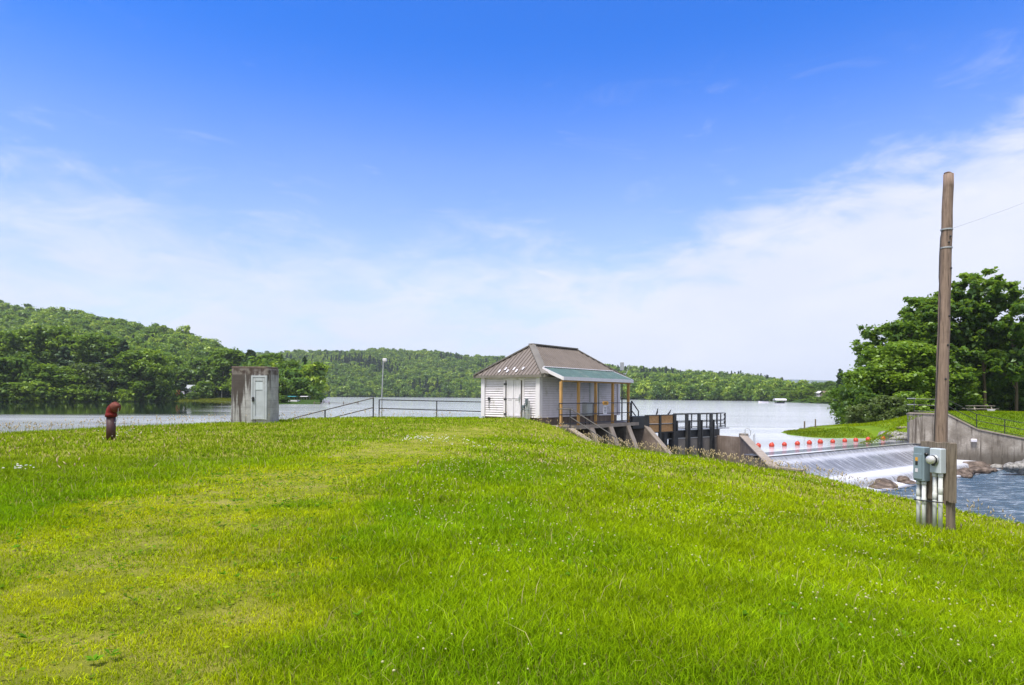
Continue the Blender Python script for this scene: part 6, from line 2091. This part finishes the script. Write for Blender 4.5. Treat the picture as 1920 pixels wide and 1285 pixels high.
def flowers(name, x, y, h, r, mat, label, flat=.8):
    n = len(x); z = lawn_z(x, y) + h
    # 20-face ball
    t = (1 + 5 ** .5) / 2
    iv = np.array([(-1, t, 0), (1, t, 0), (-1, -t, 0), (1, -t, 0), (0, -1, t), (0, 1, t), (0, -1, -t), (0, 1, -t), (t, 0, -1), (t, 0, 1), (-t, 0, -1), (-t, 0, 1)]) / 1.902
    it = np.array([(0, 11, 5), (0, 5, 1), (0, 1, 7), (0, 7, 10), (0, 10, 11), (1, 5, 9), (5, 11, 4), (11, 10, 2), (10, 7, 6), (7, 1, 8), (3, 9, 4), (3, 4, 2), (3, 2, 6), (3, 6, 8), (3, 8, 9), (4, 9, 5), (2, 4, 11), (6, 2, 10), (8, 6, 7), (9, 8, 1)])
    rng = np.random.default_rng(n)
    v = np.stack([x, y, z], 1)[:, None] + iv[None] * np.array([1, 1, flat]) * (r * rng.uniform(.6, 1.15, n))[:, None, None] * rng.uniform(.8, 1.2, (n, 12, 1))
    f = (it[None] + np.arange(n)[:, None, None] * 12).reshape(-1)
    # thin stalk under each
    sv = np.stack([np.stack([x - .0015, y, z - h - .02], 1), np.stack([x + .0015, y, z - h - .02], 1), np.stack([x, y, z], 1)], 1).reshape(-1, 3)
    sf = np.arange(n * 3) + n * 12
    ob = big_mesh(name, np.concatenate([v.reshape(-1, 3), sv]), np.concatenate([f, sf]), 3, M['blade'], True, np.concatenate([np.tile(mat, (n * 12, 1)), np.tile([.14, .24, .02], (n * 3, 1))]))
    tag(ob, label, None, None, 'stuff')


def bloom():
    rng = np.random.default_rng(8)
    x, y = sample_lawn(rng, 12000, 2.4, 24)
    d = vnoise(x, y, 1.3, 61); pr = np.clip((d - .47) * 7, .02, 1.2) * np.clip((x + .30 * y + .4) / 2.5, 0, 1) * (1 - worn(x, y)) * np.clip(1.4 - y / 22, .2, 1)
    k = rng.random(len(x)) < pr * 1.1
    x, y = x[k], y[k]
    flowers('clover_flowers', x, y, rng.uniform(.07, .13, len(x)), np.full(len(x), .0072) + .0004 * y, (.60, .58, .34), 'small cream clover flowers dotted through the lawn')
    xs, ys = [], []
    for px, py, Y, n, s in ((785, 842, 20.8, 46, .55), (835, 843, 20.8, 22, .35), (40, 897, 12.0, 16, .14), (890, 852, 18.5, 16, .5), (215, 818, 22, 26, .6), (770, 848, 20, 10, .3)):
        c = W(px, py, Y); xs.append(c.x + rng.normal(size=n) * s); ys.append(c.y + rng.normal(size=n) * s)
    x, y = np.concatenate(xs), np.concatenate(ys)
    flowers('daisy_patch', x, y, rng.uniform(.16, .28, len(x)), np.full(len(x), .024), (.80, .80, .76), 'white wild daisies in small patches on the lawn', .5)


bloom()


def weeds():
    """low broad leaves (clover, plantain) on the worn track"""
    rng = np.random.default_rng(9)
    x, y = sample_lawn(rng, 46000, 2.3, 17); k = rng.random(len(x)) < worn(x, y) * np.clip((vnoise(x, y, .6, 71) - .3) * 3, .1, 1); x, y = x[k], y[k]
    n = len(x); c = np.stack([x, y, lawn_z(x, y) + rng.uniform(.008, .05, n)], 1)
    nn = np.stack([rng.normal(size=n) * .35, rng.normal(size=n) * .35, np.ones(n)], 1); nn /= np.linalg.norm(nn, axis=1)[:, None]
    a = np.cross(nn, rng.normal(size=(n, 3))); a /= np.linalg.norm(a, axis=1)[:, None]; b = np.cross(nn, a)
    s = (rng.uniform(.008, .020, n) * (1 + y / 14))[:, None]
    v = np.stack([c + a * s, c + b * s * .6, c - a * s, c - b * s * .6], 1).reshape(-1, 3)
    col = np.where((vnoise(x, y, .5, 72) > .52)[:, None], np.array([.11, .21, .010]), np.array([.27, .36, .012])) * rng.uniform(.7, 1.2, n)[:, None]
    ob = big_mesh('clover_leaves', v, np.arange(n * 4), 4, M['blade'], False, np.repeat(col, 4, 0))
    tag(ob, 'low clover leaves on the worn yellow green track across the lawn', None, None, 'stuff')


def rosettes():
    rng = np.random.default_rng(29)
    x, y = sample_lawn(rng, 1500, 2.3, 15); k = rng.random(len(x)) < np.clip((vnoise(x, y, 2.2, 73) - .38) * 4, .05, 1); x, y = x[k], y[k]
    V, Fq, C = [], [], []
    for i, (a, b) in enumerate(zip(x, y)):
        m = rng.integers(5, 10); th = rng.uniform(0, 6.28, m); L_ = rng.uniform(.025, .065, m); wd = L_ * rng.uniform(.22, .36, m); z = float(lawn_z(a, b)) + .035
        up = rng.uniform(.1, .9, m); tone = rng.uniform(.7, 1.25)
        for t_, l_, w_, u_ in zip(th, L_, wd, up):
            dx, dy = math.cos(t_), math.sin(t_)
            V += [(a, b, z), (a + dx * l_ * .5 - dy * w_, b + dy * l_ * .5 + dx * w_, z + l_ * u_ * .55), (a + dx * l_, b + dy * l_, z + l_ * u_ * .7), (a + dx * l_ * .5 + dy * w_, b + dy * l_ * .5 - dx * w_, z + l_ * u_ * .55)]
            c = np.array([.105, .235, .012]) * tone * rng.uniform(.8, 1.2); C += [c * .7, c, c, c]
    tag(big_mesh('broadleaf_weeds', np.array(V), np.arange(len(V)), 4, M['blade'], False, np.array(C)), 'low broad leaved weeds growing among the lawn grass', None, None, 'stuff')


weeds()
rosettes()

# ================================================================== HAZE
HAZE = 0.00010
if HAZE:
    mb = MB(); mb.box((0, 4400, 145), (9000, 9000, 320))
    t = NT('haze_air'); v = t.n('ShaderNodeVolumePrincipled')
    v.inputs['Color'].default_value = (.80, .88, 1.0, 1); v.inputs['Density'].default_value = HAZE
    t.L(v.outputs[0], t.out.inputs['Volume'])
    hz = obj('haze', mb, t.m)
    tag(hz, kind='stuff', label='thin pale summer haze over the lake')
